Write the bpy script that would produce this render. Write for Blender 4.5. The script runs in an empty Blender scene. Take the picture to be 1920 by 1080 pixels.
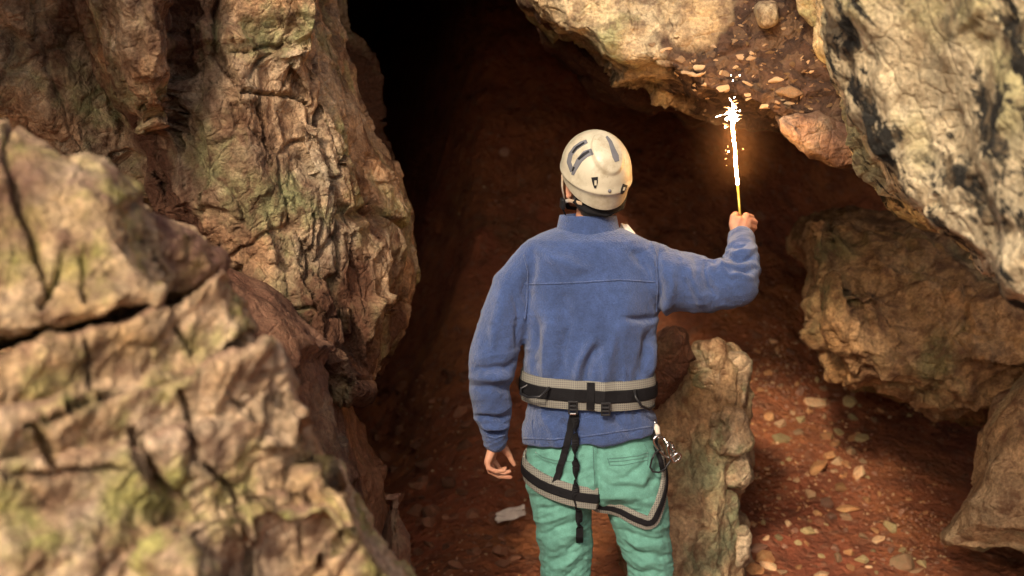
import bpy, bmesh, math, random
import numpy as np
from mathutils import Vector, Matrix
from mathutils.bvhtree import BVHTree

random.seed(7); np.random.seed(7)
S = bpy.context.scene
COL = S.collection
R = math.radians

# ------------------------------------------------------------------ camera
CAM_Z, PITCH, FPX = 2.0, R(8.0), 2667.0
cam_d = bpy.data.cameras.new('camera'); cam = bpy.data.objects.new('camera', cam_d); COL.objects.link(cam)
cam.location = (0, 0, CAM_Z); cam.rotation_euler = (R(90) - PITCH, 0, 0)
cam_d.sensor_width = 36.0; cam_d.lens = 36.0 * FPX / 1920.0
cam_d.clip_start = 0.05; cam_d.clip_end = 200
cam_d.dof.use_dof = True; cam_d.dof.focus_distance = 4.42; cam_d.dof.aperture_fstop = 2.3
S.camera = cam
# ------------------------------------------------------------------ world, sun, exposure
SUN_EL, SUN_AZ = R(34), R(-20)          # azimuth measured from straight behind the camera, negative = from the left
w = bpy.data.worlds.new('World'); S.world = w; w.use_nodes = True
nt = w.node_tree; bg = nt.nodes['Background']
sky = nt.nodes.new('ShaderNodeTexSky'); sky.sky_type = 'NISHITA'; sky.sun_disc = False
sky.sun_elevation = SUN_EL
to_sun = Vector((math.sin(SUN_AZ) * math.cos(SUN_EL), -math.cos(SUN_AZ) * math.cos(SUN_EL), math.sin(SUN_EL)))
sky.sun_rotation = math.atan2(to_sun.x, to_sun.y)
nt.links.new(sky.outputs[0], bg.inputs[0]); bg.inputs[1].default_value = 0.15
sky.air_density = .7; sky.dust_density = 6.0; sky.ozone_density = .3
sd = bpy.data.lights.new('sun', 'SUN'); sd.energy = 3.3; sd.angle = R(6); sd.color = (1.0, 0.83, 0.62)
so = bpy.data.objects.new('sun', sd); COL.objects.link(so)
so.rotation_euler = to_sun.to_track_quat('Z', 'Y').to_euler(); so.location = to_sun * 20
S.view_settings.view_transform = 'Standard'; S.view_settings.look = 'None'
S.view_settings.exposure = 0.02; S.view_settings.gamma = 1.0
S.cycles.max_bounces = 6; S.cycles.diffuse_bounces = 4; S.cycles.use_denoising = True; S.cycles.use_adaptive_sampling = True; S.cycles.adaptive_threshold = .03

# ------------------------------------------------------------------ pixel helper: where a photo pixel meets the upright plane at distance Y
cp, sp = math.cos(PITCH), math.sin(PITCH)
def ray(px, py):
    a = (px - 960) / FPX; b = (540 - py) / FPX
    return Vector((a, cp + b * sp, -sp + b * cp))
def W(px, py, Y):
    d = ray(px, py); t = Y / d.y
    return Vector((d.x * t, Y, CAM_Z + d.z * t))

# ------------------------------------------------------------------ numpy noise
def _hash(ix, iy, iz, seed):
    h = (ix.astype(np.int64) * 374761393 + iy.astype(np.int64) * 668265263 + iz.astype(np.int64) * 1274126177 + seed * 974711 + 12345) & 0xFFFFFFFF
    h = h.astype(np.uint32)
    h ^= h >> np.uint32(15); h *= np.uint32(2246822519); h ^= h >> np.uint32(13); h *= np.uint32(3266489917); h ^= h >> np.uint32(16)
    return h
def vnoise(p, seed=0):
    """smooth value noise in -1..1"""
    f = np.floor(p); t = (p - f).astype(np.float32); i = f.astype(np.int64)
    u = t * t * t * (t * (t * 6 - 15) + 10)
    out = np.zeros(len(p), np.float32)
    for dx in (0, 1):
        wx = u[:, 0] if dx else 1 - u[:, 0]
        for dy in (0, 1):
            wy = wx * (u[:, 1] if dy else 1 - u[:, 1])
            for dz in (0, 1):
                wz = wy * (u[:, 2] if dz else 1 - u[:, 2])
                out += wz * (_hash(i[:, 0] + dx, i[:, 1] + dy, i[:, 2] + dz, seed).astype(np.float32) * np.float32(2 / 4294967295.0) - 1)
    return out
def fbm(p, freq, octs=4, seed=0, gain=.5, ridged=False):
    a, s, out, tot = 1.0, freq, np.zeros(len(p), np.float32), 0
    for k in range(octs):
        n = vnoise(p * s + 17.3 * k, seed + k)
        out += a * ((1 - 2 * np.abs(n)) if ridged else n); tot += a
        a *= gain; s *= 2.03
    return out / tot
def worley(p, seed=0):
    f = np.floor(p).astype(np.int64); loc = (p - f).astype(np.float32)
    n = len(p)
    d1 = np.full(n, 9e9, np.float32); d2 = np.full(n, 9e9, np.float32)
    hid = np.zeros(n, np.uint32); vx = np.zeros((n, 3), np.float32)
    for dx in (-1, 0, 1):
        for dy in (-1, 0, 1):
            for dz in (-1, 0, 1):
                h = _hash(f[:, 0] + dx, f[:, 1] + dy, f[:, 2] + dz, seed)
                ax = dx + (h & np.uint32(1023)).astype(np.float32) / 1023 - loc[:, 0]
                ay = dy + ((h >> np.uint32(10)) & np.uint32(1023)).astype(np.float32) / 1023 - loc[:, 1]
                az = dz + ((h >> np.uint32(20)) & np.uint32(1023)).astype(np.float32) / 1023 - loc[:, 2]
                d = ax * ax + ay * ay + az * az
                m = d < d1
                d2 = np.where(m, d1, np.minimum(d2, d))
                d1 = np.where(m, d, d1)
                hid = np.where(m, h, hid)
                vx[m, 0] = ax[m]; vx[m, 1] = ay[m]; vx[m, 2] = az[m]
    return np.sqrt(d1), np.sqrt(d2), hid, vx
def facets(p, seed=0, tilt=.45, alpha=.28, off=.25):
    """chiselled relief: lower envelope of one tilted, slightly dished plane per cell; creases stay sharp. Returns envelope, id, edge distance"""
    f = np.floor(p).astype(np.int64); loc = (p - f).astype(np.float32); n = len(p)
    b1 = np.full(n, 9e9, np.float32); b2 = np.full(n, 9e9, np.float32); hid = np.zeros(n, np.uint32)
    for dx in (-1, 0, 1):
        for dy in (-1, 0, 1):
            for dz in (-1, 0, 1):
                h = _hash(f[:, 0] + dx, f[:, 1] + dy, f[:, 2] + dz, seed)
                ax = dx + (h & np.uint32(1023)).astype(np.float32) / 1023 - loc[:, 0]
                ay = dy + ((h >> np.uint32(10)) & np.uint32(1023)).astype(np.float32) / 1023 - loc[:, 1]
                az = dz + ((h >> np.uint32(20)) & np.uint32(1023)).astype(np.float32) / 1023 - loc[:, 2]
                g = (h * np.uint32(2654435761)) ^ (h >> np.uint32(7))
                tx = (g & np.uint32(255)).astype(np.float32) / 127.5 - 1; ty = ((g >> np.uint32(8)) & np.uint32(255)).astype(np.float32) / 127.5 - 1
                tz = ((g >> np.uint32(16)) & np.uint32(255)).astype(np.float32) / 127.5 - 1; to = ((g >> np.uint32(24)) & np.uint32(255)).astype(np.float32) / 127.5 - 1
                v = off * to + tilt * (tx * ax + ty * ay + tz * az) + alpha * (ax * ax + ay * ay + az * az)
                m = v < b1
                b2 = np.where(m, b1, np.minimum(b2, v)); b1 = np.where(m, v, b1); hid = np.where(m, h, hid)
    return b1, hid, b2 - b1
def hrand(h, k):
    x = (h ^ np.uint32(k * 2654435 + 97)) * np.uint32(2246822519); x ^= x >> np.uint32(15); x *= np.uint32(3266489917); x ^= x >> np.uint32(13)
    return x.astype(np.float32) / np.float32(4294967295.0)
def sstep(a, b, x):
    t = np.clip((x - a) / (b - a), 0, 1); return t * t * (3 - 2 * t)

def to_px(co):
    q = co - np.array([0, 0, CAM_Z]); f = q[:, 1] * cp - q[:, 2] * sp; u = q[:, 1] * sp + q[:, 2] * cp
    return 960 + FPX * q[:, 0] / f, 540 - FPX * u / f
def path_field(X, Yp, pts):
    """distance to a rounded path and the position along it"""
    P = [pts[0]] + [((a[0] + b_[0]) / 2, (a[1] + b_[1]) / 2) for a, b_ in zip(pts, pts[1:])] + [pts[-1]]
    best = np.full(len(X), 1e9); tt = np.zeros(len(X)); n = len(P) - 1
    for k in range(n):
        a, b_ = np.array(P[k]), np.array(P[k + 1]); dv = b_ - a; L2 = dv @ dv
        t = np.clip(((X - a[0]) * dv[0] + (Yp - a[1]) * dv[1]) / L2, 0, 1)
        dd = np.hypot(X - a[0] - t * dv[0], Yp - a[1] - t * dv[1])
        m = dd < best; best[m] = dd[m]; tt[m] = (k + t[m]) / n
    return best, tt
# ------------------------------------------------------------------ object helpers
def tag(o, label=None, cat=None, group=None, kind=None):
    if label: o['label'] = label
    if cat: o['category'] = cat
    if group: o['group'] = group
    if kind: o['kind'] = kind
    return o
def empty(name, loc, label=None, cat=None, group=None):
    o = bpy.data.objects.new(name, None); COL.objects.link(o); o.location = loc
    o.empty_display_size = .05
    return tag(o, label, cat, group)
def link_mesh(name, me, mat, parent=None, origin=None, smooth=True):
    """links a mesh whose vertices are world coordinates; puts its origin at its base (or at its parent's)"""
    o = bpy.data.objects.new(name, me); COL.objects.link(o)
    if mat is not None:
        me.materials.clear(); me.materials.append(mat)
    co = np.empty(len(me.vertices) * 3, np.float32); me.vertices.foreach_get('co', co); co = co.reshape(-1, 3)
    if parent is not None:
        org = Vector(parent.matrix_world.translation) if parent.type == 'EMPTY' and not parent.parent else Vector(parent.get('_org', (0, 0, 0)))
        if parent.type == 'EMPTY': org = Vector(parent.location)
    elif origin is not None: org = Vector(origin)
    else:
        org = Vector(((co[:, 0].min() + co[:, 0].max()) / 2, (co[:, 1].min() + co[:, 1].max()) / 2, co[:, 2].min()))
    co -= np.array(org, np.float32)
    me.vertices.foreach_set('co', co.ravel())
    if smooth: me.polygons.foreach_set('use_smooth', np.ones(len(me.polygons), bool))
    me.update()
    o['_org'] = tuple(org)
    if parent is not None: o.parent = parent
    else: o.location = org
    return o
def mesh_of(verts, faces):
    me = bpy.data.meshes.new('m'); me.from_pydata([tuple(v) for v in verts], [], faces); me.update(); return me
def get_co(me):
    co = np.empty(len(me.vertices) * 3, np.float32); me.vertices.foreach_get('co', co); return co.reshape(-1, 3)
def get_no(me):
    no = np.empty(len(me.vertices) * 3, np.float32); me.vertices.foreach_get('normal', no); return no.reshape(-1, 3)
def set_co(me, co):
    me.vertices.foreach_set('co', np.ascontiguousarray(co, np.float32).ravel()); me.update()
def set_attr(me, name, val):
    a = me.attributes.new(name, 'FLOAT', 'POINT'); a.data.foreach_set('value', np.ascontiguousarray(val, np.float32))
def remesh(me, voxel, smooth=4, fac=.5, subdiv=0):
    o = bpy.data.objects.new('tmp', me); COL.objects.link(o)
    m = o.modifiers.new('r', 'REMESH'); m.mode = 'VOXEL'; m.voxel_size = voxel
    if smooth:
        s = o.modifiers.new('s', 'SMOOTH'); s.iterations = smooth; s.factor = fac
    if subdiv:
        q = o.modifiers.new('q', 'SUBSURF'); q.levels = subdiv; q.render_levels = subdiv
    dg = bpy.context.evaluated_depsgraph_get(); dg.update()
    out = bpy.data.meshes.new_from_object(o.evaluated_get(dg))
    bpy.data.objects.remove(o); bpy.data.meshes.remove(me)
    return out
class Bag:
    """collects closed shapes for one mesh"""
    def __init__(s): s.v = []; s.f = []
    def add(s, vs, fs):
        n = len(s.v); s.v += [tuple(v) for v in vs]; s.f += [tuple(i + n for i in f) for f in fs]; return s
    def rings(s, rings, closed=False, cap=True):
        n = len(rings[0]); vs = [p for r in rings for p in r]; fs = []; m = len(rings)
        for k in range(m if closed else m - 1):
            a, b = k * n, ((k + 1) % m) * n
            for i in range(n):
                j = (i + 1) % n; fs.append((a + i, a + j, b + j, b + i))
        if cap and not closed:
            fs.append(tuple(range(n - 1, -1, -1))); fs.append(tuple(range((m - 1) * n, m * n)))
        return s.add(vs, fs)
    def tube(s, pts, radii, n=12, closed=False, flat=None, up=None):
        """round tube through pts; flat = list of (second radius) for an oval section along 'up'"""
        pts = [Vector(p) for p in pts]
        if not hasattr(radii, '__len__'): radii = [radii] * len(pts)
        rings = []; prev = None; m = len(pts)
        for k, p in enumerate(pts):
            if closed: t = pts[(k + 1) % m] - pts[k - 1]
            else: t = pts[min(k + 1, m - 1)] - pts[max(k - 1, 0)]
            t.normalize()
            if prev is None:
                u = Vector(up) if up is not None else (Vector((0, 0, 1)) if abs(t.z) < .9 else Vector((0, 1, 0)))
            else: u = prev
            u = (u - t * u.dot(t)).normalized(); prev = u; v = t.cross(u)
            r2 = radii[k] if flat is None else flat[k]
            rings.append([p + u * math.cos(2 * math.pi * i / n) * radii[k] + v * math.sin(2 * math.pi * i / n) * r2 for i in range(n)])
        return s.rings(rings, closed)
    def ball(s, c, r, n=12, m=8, rot=None):
        c = Vector(c); rr = r if hasattr(r, '__len__') else (r, r, r); vs = []; fs = []
        for k in range(m + 1):
            th = math.pi * k / m
            for i in range(n):
                ph = 2 * math.pi * i / n
                q = Vector((rr[0] * math.sin(th) * math.cos(ph), rr[1] * math.sin(th) * math.sin(ph), rr[2] * math.cos(th)))
                if rot is not None: q = rot @ q
                vs.append(c + q)
        for k in range(m):
            for i in range(n):
                j = (i + 1) % n; fs.append((k * n + i, (k + 1) * n + i, (k + 1) * n + j, k * n + j))
        return s.add(vs, fs)
    def capsules(s, pts, radii, n=12):
        s.tube(pts, radii, n)
        for p, r in zip(pts, radii if hasattr(radii, '__len__') else [radii] * len(pts)): s.ball(p, r, n, 8)
        return s
    def box(s, c, size, rot=None):
        c = Vector(c); vs = []
        for x in (-.5, .5):
            for y in (-.5, .5):
                for z in (-.5, .5):
                    q = Vector((x * size[0], y * size[1], z * size[2])); vs.append(c + (rot @ q if rot is not None else q))
        return s.add(vs, [(0, 1, 3, 2), (4, 6, 7, 5), (0, 4, 5, 1), (2, 3, 7, 6), (0, 2, 6, 4), (1, 5, 7, 3)])
    def mesh(s): return mesh_of(s.v, s.f)
    def build(s, name, mat, parent=None, smooth=True, bevel=0):
        me = s.mesh()
        bm = bmesh.new(); bm.from_mesh(me)
        bmesh.ops.remove_doubles(bm, verts=bm.verts, dist=1e-6)
        bmesh.ops.recalc_face_normals(bm, faces=bm.faces); bm.to_mesh(me); bm.free()
        o = link_mesh(name, me, mat, parent, smooth=smooth)
        if bevel:
            b = o.modifiers.new('bevel', 'BEVEL'); b.width = bevel; b.segments = 2; b.limit_method = 'ANGLE'
        return o

# ------------------------------------------------------------------ materials
class NT:
    def __init__(s, name):
        s.m = bpy.data.materials.new(name); s.m.use_nodes = True; s.t = s.m.node_tree; s.b = s.t.nodes['Principled BSDF']
        s.b.inputs['Specular IOR Level'].default_value = .25
        s.out = s.t.nodes['Material Output']
    def n(s, typ, **kw):
        x = s.t.nodes.new(typ)
        for k, v in kw.items():
            if isinstance(k, str) and hasattr(x, k): setattr(x, k, v)
        return x
    def link(s, a, b): s.t.links.new(a, b)
    def put(s, inp, v):
        if hasattr(v, 'is_linked'): s.link(v, inp)
        else:
            if isinstance(v, (tuple, list)) and len(v) == 3 and inp.type == 'RGBA': v = (*v, 1)
            inp.default_value = v
    def obj(s): return s.n('ShaderNodeTexCoord').outputs['Object']
    def pos(s): return s.n('ShaderNodeNewGeometry').outputs['Position']
    def map(s, vec, scale=(1, 1, 1), rot=(0, 0, 0), loc=(0, 0, 0), typ='POINT'):
        x = s.n('ShaderNodeMapping'); x.vector_type = typ; s.link(vec, x.inputs[0]); x.inputs['Scale'].default_value = scale; x.inputs['Rotation'].default_value = rot; x.inputs['Location'].default_value = loc
        return x.outputs[0]
    def noise(s, vec, scale, detail=4, rough=.55, dist=0.0, col=False):
        x = s.n('ShaderNodeTexNoise'); s.link(vec, x.inputs['Vector']); x.inputs['Scale'].default_value = scale; x.inputs['Detail'].default_value = detail
        x.inputs['Roughness'].default_value = rough; x.inputs['Distortion'].default_value = dist
        return x.outputs['Color' if col else 'Fac']
    def voro(s, vec, scale, feature='F1', out='Distance', rnd=1.0):
        x = s.n('ShaderNodeTexVoronoi'); x.feature = feature; s.link(vec, x.inputs['Vector']); x.inputs['Scale'].default_value = scale; x.inputs['Randomness'].default_value = rnd
        return x.outputs[out]
    def ramp(s, fac, stops, interp='LINEAR'):
        x = s.n('ShaderNodeValToRGB'); x.color_ramp.interpolation = interp; e = x.color_ramp.elements
        while len(e) < len(stops): e.new(.5)
        for el, (p, c) in zip(e, stops):
            el.position = p; el.color = (c, c, c, 1) if not hasattr(c, '__len__') else (*c, 1)
        s.link(fac, x.inputs[0]); return x.outputs[0]
    def mix(s, fac, a, b, mode='MIX'):
        x = s.n('ShaderNodeMix', data_type='RGBA', blend_type=mode)
        s.put(x.inputs[0], fac); s.put(x.inputs[6], a); s.put(x.inputs[7], b); return x.outputs[2]
    def math(s, op, a, b=0.0, clamp=False):
        x = s.n('ShaderNodeMath', operation=op, use_clamp=clamp); s.put(x.inputs[0], a); s.put(x.inputs[1], b); return x.outputs[0]
    def attr(s, name):
        x = s.n('ShaderNodeAttribute', attribute_name=name); return x.outputs['Fac']
    def bump(s, h, strength, dist, normal=None):
        x = s.n('ShaderNodeBump'); x.inputs['Strength'].default_value = strength; x.inputs['Distance'].default_value = dist; s.link(h, x.inputs['Height'])
        if normal is not None: s.link(normal, x.inputs['Normal'])
        s.link(x.outputs[0], s.b.inputs['Normal']); return x.outputs[0]
    def set(s, **kw):
        for k, v in kw.items(): s.put(s.b.inputs[k.replace('_', ' ')], v)
        return s
def plain(name, col, rough=.6, metal=0.0, var=.15, scale=30, spec=.3):
    m = NT(name); c = m.noise(m.obj(), scale, 5)
    f = m.ramp(c, [(.25, 1 - var), (.75, 1 + var)])
    m.set(Base_Color=m.mix(1.0, col, f, 'MULTIPLY'), Roughness=rough, Metallic=metal)
    m.b.inputs['Specular IOR Level'].default_value = spec
    return m.m

def rock_mat(name, light, ochre, green, stain, dirt, green_amt=.5, stain_amt=.5, ochre_amt=.5, dust=.5, dark=None, dark_map=None, dark_w=(.47, .53), bump=.6, grain=1.0, cs=1.0, patch=None):
    m = NT(name); p = m.obj()
    wob = m.mix(.08, p, m.noise(p, 3.0, 3, col=True))
    base = m.mix(m.ramp(m.noise(wob, 2.3 * cs, 5), [(.5 - .35 * ochre_amt, 0.0), (.95 - .35 * ochre_amt, 1.0)]), light, ochre)
    base = m.mix(m.ramp(m.noise(m.map(wob, loc=(7, 3, 1)), 2.9 * cs, 4, .6), [(.62 - .24 * green_amt, 0.0), (.74 - .2 * green_amt, 1.0)]), base, green)
    tone = m.attr('tone')
    base = m.mix(1.0, base, m.ramp(tone, [(0, .42), (1, 1.35)]), 'MULTIPLY')
    st = m.noise(m.map(wob, loc=(2, 9, 4), scale=(1, 1, .55)), 2.1, 5, .62)
    base = m.mix(m.ramp(st, [(.68 - .3 * stain_amt, 0.0), (.80 - .3 * stain_amt, 1.0)]), base, stain)
    if dark is not None:
        v = m.map(p, scale=dark_map[0], rot=dark_map[1], typ='TEXTURE')
        dn = m.noise(v, dark_map[2], 8, .72, .6)
        base = m.mix(m.ramp(dn, [(dark_w[0], 0.0), (dark_w[1], 1.0)]), base, dark)
        dn2 = m.noise(m.map(p, scale=dark_map[0], rot=dark_map[1], loc=(3, 5, 2), typ='TEXTURE'), dark_map[2] * 3.2, 6, .7, .5)
        gate = m.ramp(m.noise(m.map(p, loc=(8, 1, 6)), 2.2, 3), [(.42, 0.0), (.55, 1.0)])
        base = m.mix(m.math('MULTIPLY', m.ramp(dn2, [(.51, 0.0), (.55, 1.0)]), gate), base, dark)
    if patch is not None:
        pn = m.voro(wob, 30, 'F1', 'Color'); ps = m.n('ShaderNodeSeparateColor'); m.link(pn, ps.inputs[0])
        pc = m.mix(m.ramp(m.noise(p, 11, 5, .7), [(.4, 0.0), (.65, 1.0)]), patch[0], patch[1])
        pc = m.mix(m.ramp(ps.outputs[0], [(.6, 0.0), (.8, .7)]), pc, patch[2])
        base = m.mix(m.attr('patch'), base, pc)
    spk = m.noise(p, 75, 4, .7)
    base = m.mix(1.0, base, m.ramp(spk, [(.3, .55), (.7, 1.35)]), 'MULTIPLY')
    spk2 = m.noise(m.map(p, loc=(4, 4, 4)), 16, 4, .65)
    base = m.mix(m.ramp(spk2, [(.50, 0.0), (.66, .75)]), base, stain)
    nz = m.n('ShaderNodeSeparateXYZ'); m.link(m.n('ShaderNodeNewGeometry').outputs['Normal'], nz.inputs[0])
    up = m.math('MULTIPLY', m.ramp(nz.outputs[2], [(.45, 0.0), (.9, 1.0)]), m.ramp(m.noise(p, 6, 5), [(.4, 0.0), (.62, 1.0)]))
    base = m.mix(m.math('MULTIPLY', up, dust), base, dirt)
    m.set(Base_Color=base, Roughness=m.ramp(spk2, [(.3, .9), (.7, .7)]))
    hgt = m.math('ADD', m.math('MULTIPLY', m.noise(wob, 22 * grain, 6, .7), 1.0), m.math('MULTIPLY', m.ramp(m.voro(wob, 17 * grain, 'DISTANCE_TO_EDGE'), [(0, 0.0), (.09, 1.0)]), .12))
    hgt = m.math('ADD', hgt, m.math('MULTIPLY', m.noise(p, 140, 3, .6), .10))
    m.bump(hgt, bump, .05)
    return m.m

M = {}
CREAM, OCHRE, GREEN, REDB, SOIL = (.56, .47, .32), (.50, .31, .13), (.36, .38, .20), (.17, .065, .035), (.15, .055, .028)
M['wall'] = rock_mat('limestone_stained', (.64, .52, .35), (.56, .28, .12), (.42, .40, .19), (.135, .062, .034), (.15, .066, .034), .52, .74, .62, .8, bump=1.0, cs=1.7)
M['boulder'] = rock_mat('limestone_warm', (.78, .60, .43), (.66, .40, .17), (.50, .45, .16), (.20, .098, .056), (.38, .21, .14), .42, .56, .58, .75, bump=1.0, cs=2.4)
M['boulder_mossy'] = rock_mat('limestone_yellow_green', (.74, .56, .37), (.68, .42, .16), (.50, .44, .13), (.18, .085, .062), (.33, .18, .14), .62, .44, .62, .75, bump=1.0, cs=2.6)
M['ramp'] = rock_mat('red_rock', (.26, .14, .085), (.20, .10, .055), (.24, .16, .095), (.11, .045, .026), (.13, .05, .028), .2, .6, .5, .7, bump=.5)
M['near'] = rock_mat('pale_limestone_black_lichen', (.82, .68, .44), (.74, .54, .27), (.66, .57, .29), (.34, .24, .13), (.3, .2, .12), .5, .25, .35, .2,
                     dark=(.035, .032, .026), dark_map=((2.0, 1.0, .6), (0, R(48), 0), 4.0), dark_w=(.525, .55), bump=.9)
M['overhang'] = rock_mat('cream_overhang', (.62, .50, .32), (.58, .37, .17), (.44, .40, .20), (.13, .07, .045), (.2, .1, .05), .4, .55, .6, .2, bump=.9, cs=1.6, patch=((.042, .025, .019), (.085, .045, .026), (.19, .115, .065)))
M['matrix'] = rock_mat('brown_conglomerate', (.115, .070, .045), (.17, .095, .05), (.10, .075, .045), (.045, .028, .022), (.1, .05, .03), .3, .75, .5, .1, bump=1.0, grain=2.2)
M['mossy'] = rock_mat('brown_mossy_rock', (.48, .32, .17), (.46, .24, .09), (.21, .17, .075), (.13, .06, .03), (.15, .07, .035), .5, .55, .6, .7, bump=.8)
M['slabrock'] = rock_mat('tan_slab_rock', (.50, .37, .22), (.44, .25, .11), (.30, .30, .17), (.15, .07, .035), (.17, .075, .04), .45, .5, .55, .5, bump=.7)
M['pinkrock'] = rock_mat('pink_limestone', (.46, .34, .25), (.42, .26, .17), (.25, .21, .14), (.14, .08, .055), (.2, .1, .05), .5, .5, .5, .2, bump=.9, cs=3.0)
M['pebble'] = rock_mat('pale_pebble', (.44, .32, .20), (.42, .25, .12), (.33, .27, .15), (.4, .2, .1), (.3, .14, .07), .2, .3, .5, .2, bump=.4)
def dirt_mat():
    m = NT('red_cave_earth'); p = m.obj()
    n1 = m.noise(p, 1.3, 6, .6); n2 = m.noise(m.map(p, loc=(5, 2, 0)), 9, 8, .65)
    c = m.mix(m.ramp(n1, [(.35, 0.0), (.65, 1.0)]), (.32, .092, .044), (.38, .138, .052))
    c = m.mix(m.ramp(n2, [(.42, 0.0), (.7, 1.0)]), c, (.17, .060, .032))
    v = m.voro(p, 26, 'F1', 'Color'); vs = m.n('ShaderNodeSeparateColor'); m.link(v, vs.inputs[0])
    c = m.mix(m.ramp(vs.outputs[0], [(.86, 0.0), (.92, .5)], 'LINEAR'), c, (.27, .13, .075))
    g = m.noise(m.map(p, loc=(1, 8, 3)), 1.7, 5, .6)
    c = m.mix(m.ramp(g, [(.58, 0.0), (.7, .35)]), c, (.13, .085, .035))
    m.set(Base_Color=c, Roughness=.9)
    h = m.math('ADD', m.noise(p, 30, 8, .7), m.math('MULTIPLY', m.ramp(m.voro(p, 26), [(.0, 1.0), (.55, 0.0)]), .5))
    m.bump(h, .8, .05); return m.m
M['dirt'] = dirt_mat()
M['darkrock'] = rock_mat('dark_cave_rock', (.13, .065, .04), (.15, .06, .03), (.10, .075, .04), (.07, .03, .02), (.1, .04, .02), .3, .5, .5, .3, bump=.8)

# ------------------------------------------------------------------ rock builder
def prism(bag, outline, yf, yb, bulge=.12, inner=.6, tilt=(0, 0), back=.8, mid=.97, shift=(0, 0)):
    """solid lump: photo outline at distance yf (plus tilt per 1000 px), swelling towards the viewer by bulge and closing at yb"""
    cx = sum(p[0] for p in outline) / len(outline); cy = sum(p[1] for p in outline) / len(outline)
    # densify
    pts = []
    for a, b in zip(outline, outline[1:] + outline[:1]):
        n = max(1, int(math.hypot(a[0] - b[0], a[1] - b[1]) / 60))
        for k in range(n): pts.append((a[0] + (b[0] - a[0]) * k / n, a[1] + (b[1] - a[1]) * k / n))
    def Y(px, py): return yf + tilt[0] * (px - cx) / 1000 + tilt[1] * (py - cy) / 1000
    rings = []
    for sc, dy in ((inner * .55, -bulge * 1.15), (inner, -bulge), ((inner + 1) / 2, -bulge * .62)):
        rings.append([W(cx + (x - cx) * sc, cy + (y - cy) * sc, Y(cx + (x - cx) * sc, cy + (y - cy) * sc) + dy) for x, y in pts])
    front = [W(x, y, Y(x, y)) for x, y in pts]; rings.append(front)
    for t, sc in ((.35, mid), (1.0, back)):
        rings.append([W(cx + (x - cx) * sc + shift[0] * t, cy + (y - cy) * sc + shift[1] * t, Y(x, y) + (yb - yf) * t) for x, y in pts])
    bag.rings(rings); return bag
def rock_detail(me, seed, big=.05, cells=((2.2, .8, .03), (6, .8, .015), (16, .7, .004)), fine=.006, stretch=None, warp=.04, ff=16, inset=0.0, cracks=()):
    """broken-rock relief: levels of chiselled facets (frequency, strength, joint depth) and rough grain"""
    co = get_co(me); no = get_no(me)
    q = co.astype(np.float64)
    if stretch is not None: q = q @ np.array(stretch).T
    wv = np.stack([fbm(q, 3.0, 4, seed + 11), fbm(q, 3.0, 4, seed + 23), fbm(q, 3.0, 4, seed + 37)], 1)
    qw = q + wv * warp
    d = big * fbm(co, 1.5, 3, seed)
    tone = np.full(len(co), .5, np.float32)
    for k, (fr, amp, crack) in enumerate(cells):
        env, h, e = facets(qw * fr, seed + 5 * k)
        d += amp / fr * (env + .02)
        if crack:
            f1, f2, h2, v = worley((q + wv * warp * 2) * fr * .7 + 5.5, seed + 50 + k)
            d -= crack * (1 - sstep(0.0, .055, f2 - f1)) * sstep(.25, .55, .5 + .5 * fbm(q, fr * .6, 2, seed + 60 + k))
        tone = tone * .5 + .5 * hrand(h, 5)
    d += fine * fbm(co, ff, 4, seed + 3, .6)
    d -= np.percentile(d, 72)
    if cracks:
        X, Yp = to_px(co.astype(np.float64)); jx = 20 * fbm(co, 7, 5, seed + 81, .6); jy = 20 * fbm(co, 7, 5, seed + 82, .6); wv_ = .55 + .9 * np.clip(.5 + fbm(co, 11, 3, seed + 83), 0, 1)
        face = sstep(.5, .1, no[:, 1])
        for dep, wd, pts in cracks:
            ds, t = path_field(X + jx, Yp + jy, pts)
            ww = wd * wv_ * (.35 + .65 * np.sin(np.pi * np.clip(t, .02, .98)))
            d -= dep * (1 - sstep(.15, 1.0, ds / ww)) * face
    set_co(me, co + no * (d - inset)[:, None])
    set_attr(me, 'tone', tone)
    return me
def px_patch(me, poly, jitter=22, soft=10, seed=5):
    """soft mask over the part of a rock inside an outline, with a ragged edge"""
    co = get_co(me); X, Yp = to_px(co.astype(np.float64))
    ins = np.zeros(len(co), bool); j = len(poly) - 1
    for i in range(len(poly)):
        xi, yi = poly[i]; xj, yj = poly[j]
        c = ((yi > Yp) != (yj > Yp)) & (X < (xj - xi) * (Yp - yi) / ((yj - yi) or 1e-9) + xi); ins ^= c; j = i
    best = np.full(len(co), 1e9)
    for a, b_ in zip(poly, poly[1:] + poly[:1]):
        a = np.array(a, float); dv = np.array(b_, float) - a; t = np.clip(((X - a[0]) * dv[0] + (Yp - a[1]) * dv[1]) / (dv @ dv), 0, 1)
        best = np.minimum(best, np.hypot(X - a[0] - t * dv[0], Yp - a[1] - t * dv[1]))
    sd_ = np.where(ins, best, -best) + jitter * fbm(co, 7, 5, seed, .6) * 1.6
    set_attr(me, 'patch', sstep(-soft, soft, sd_))
def rot_xz(a, sx=1, sy=1, sz=1):
    c, s = math.cos(a), math.sin(a)
    return np.diag([sx, sy, sz]) @ np.array([[c, 0, s], [0, 1, 0], [-s, 0, c]])
def rock(name, bag, voxel, mat, label=None, cat='rock', seed=1, smooth=5, parent=None, group=None, kind=None, **kw):
    me = remesh(bag.mesh(), voxel, smooth)
    rock_detail(me, seed, **kw)
    o = link_mesh(name, me, mat, parent)
    return tag(o, label, cat if parent is None and kind is None else None, group, kind)
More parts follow.
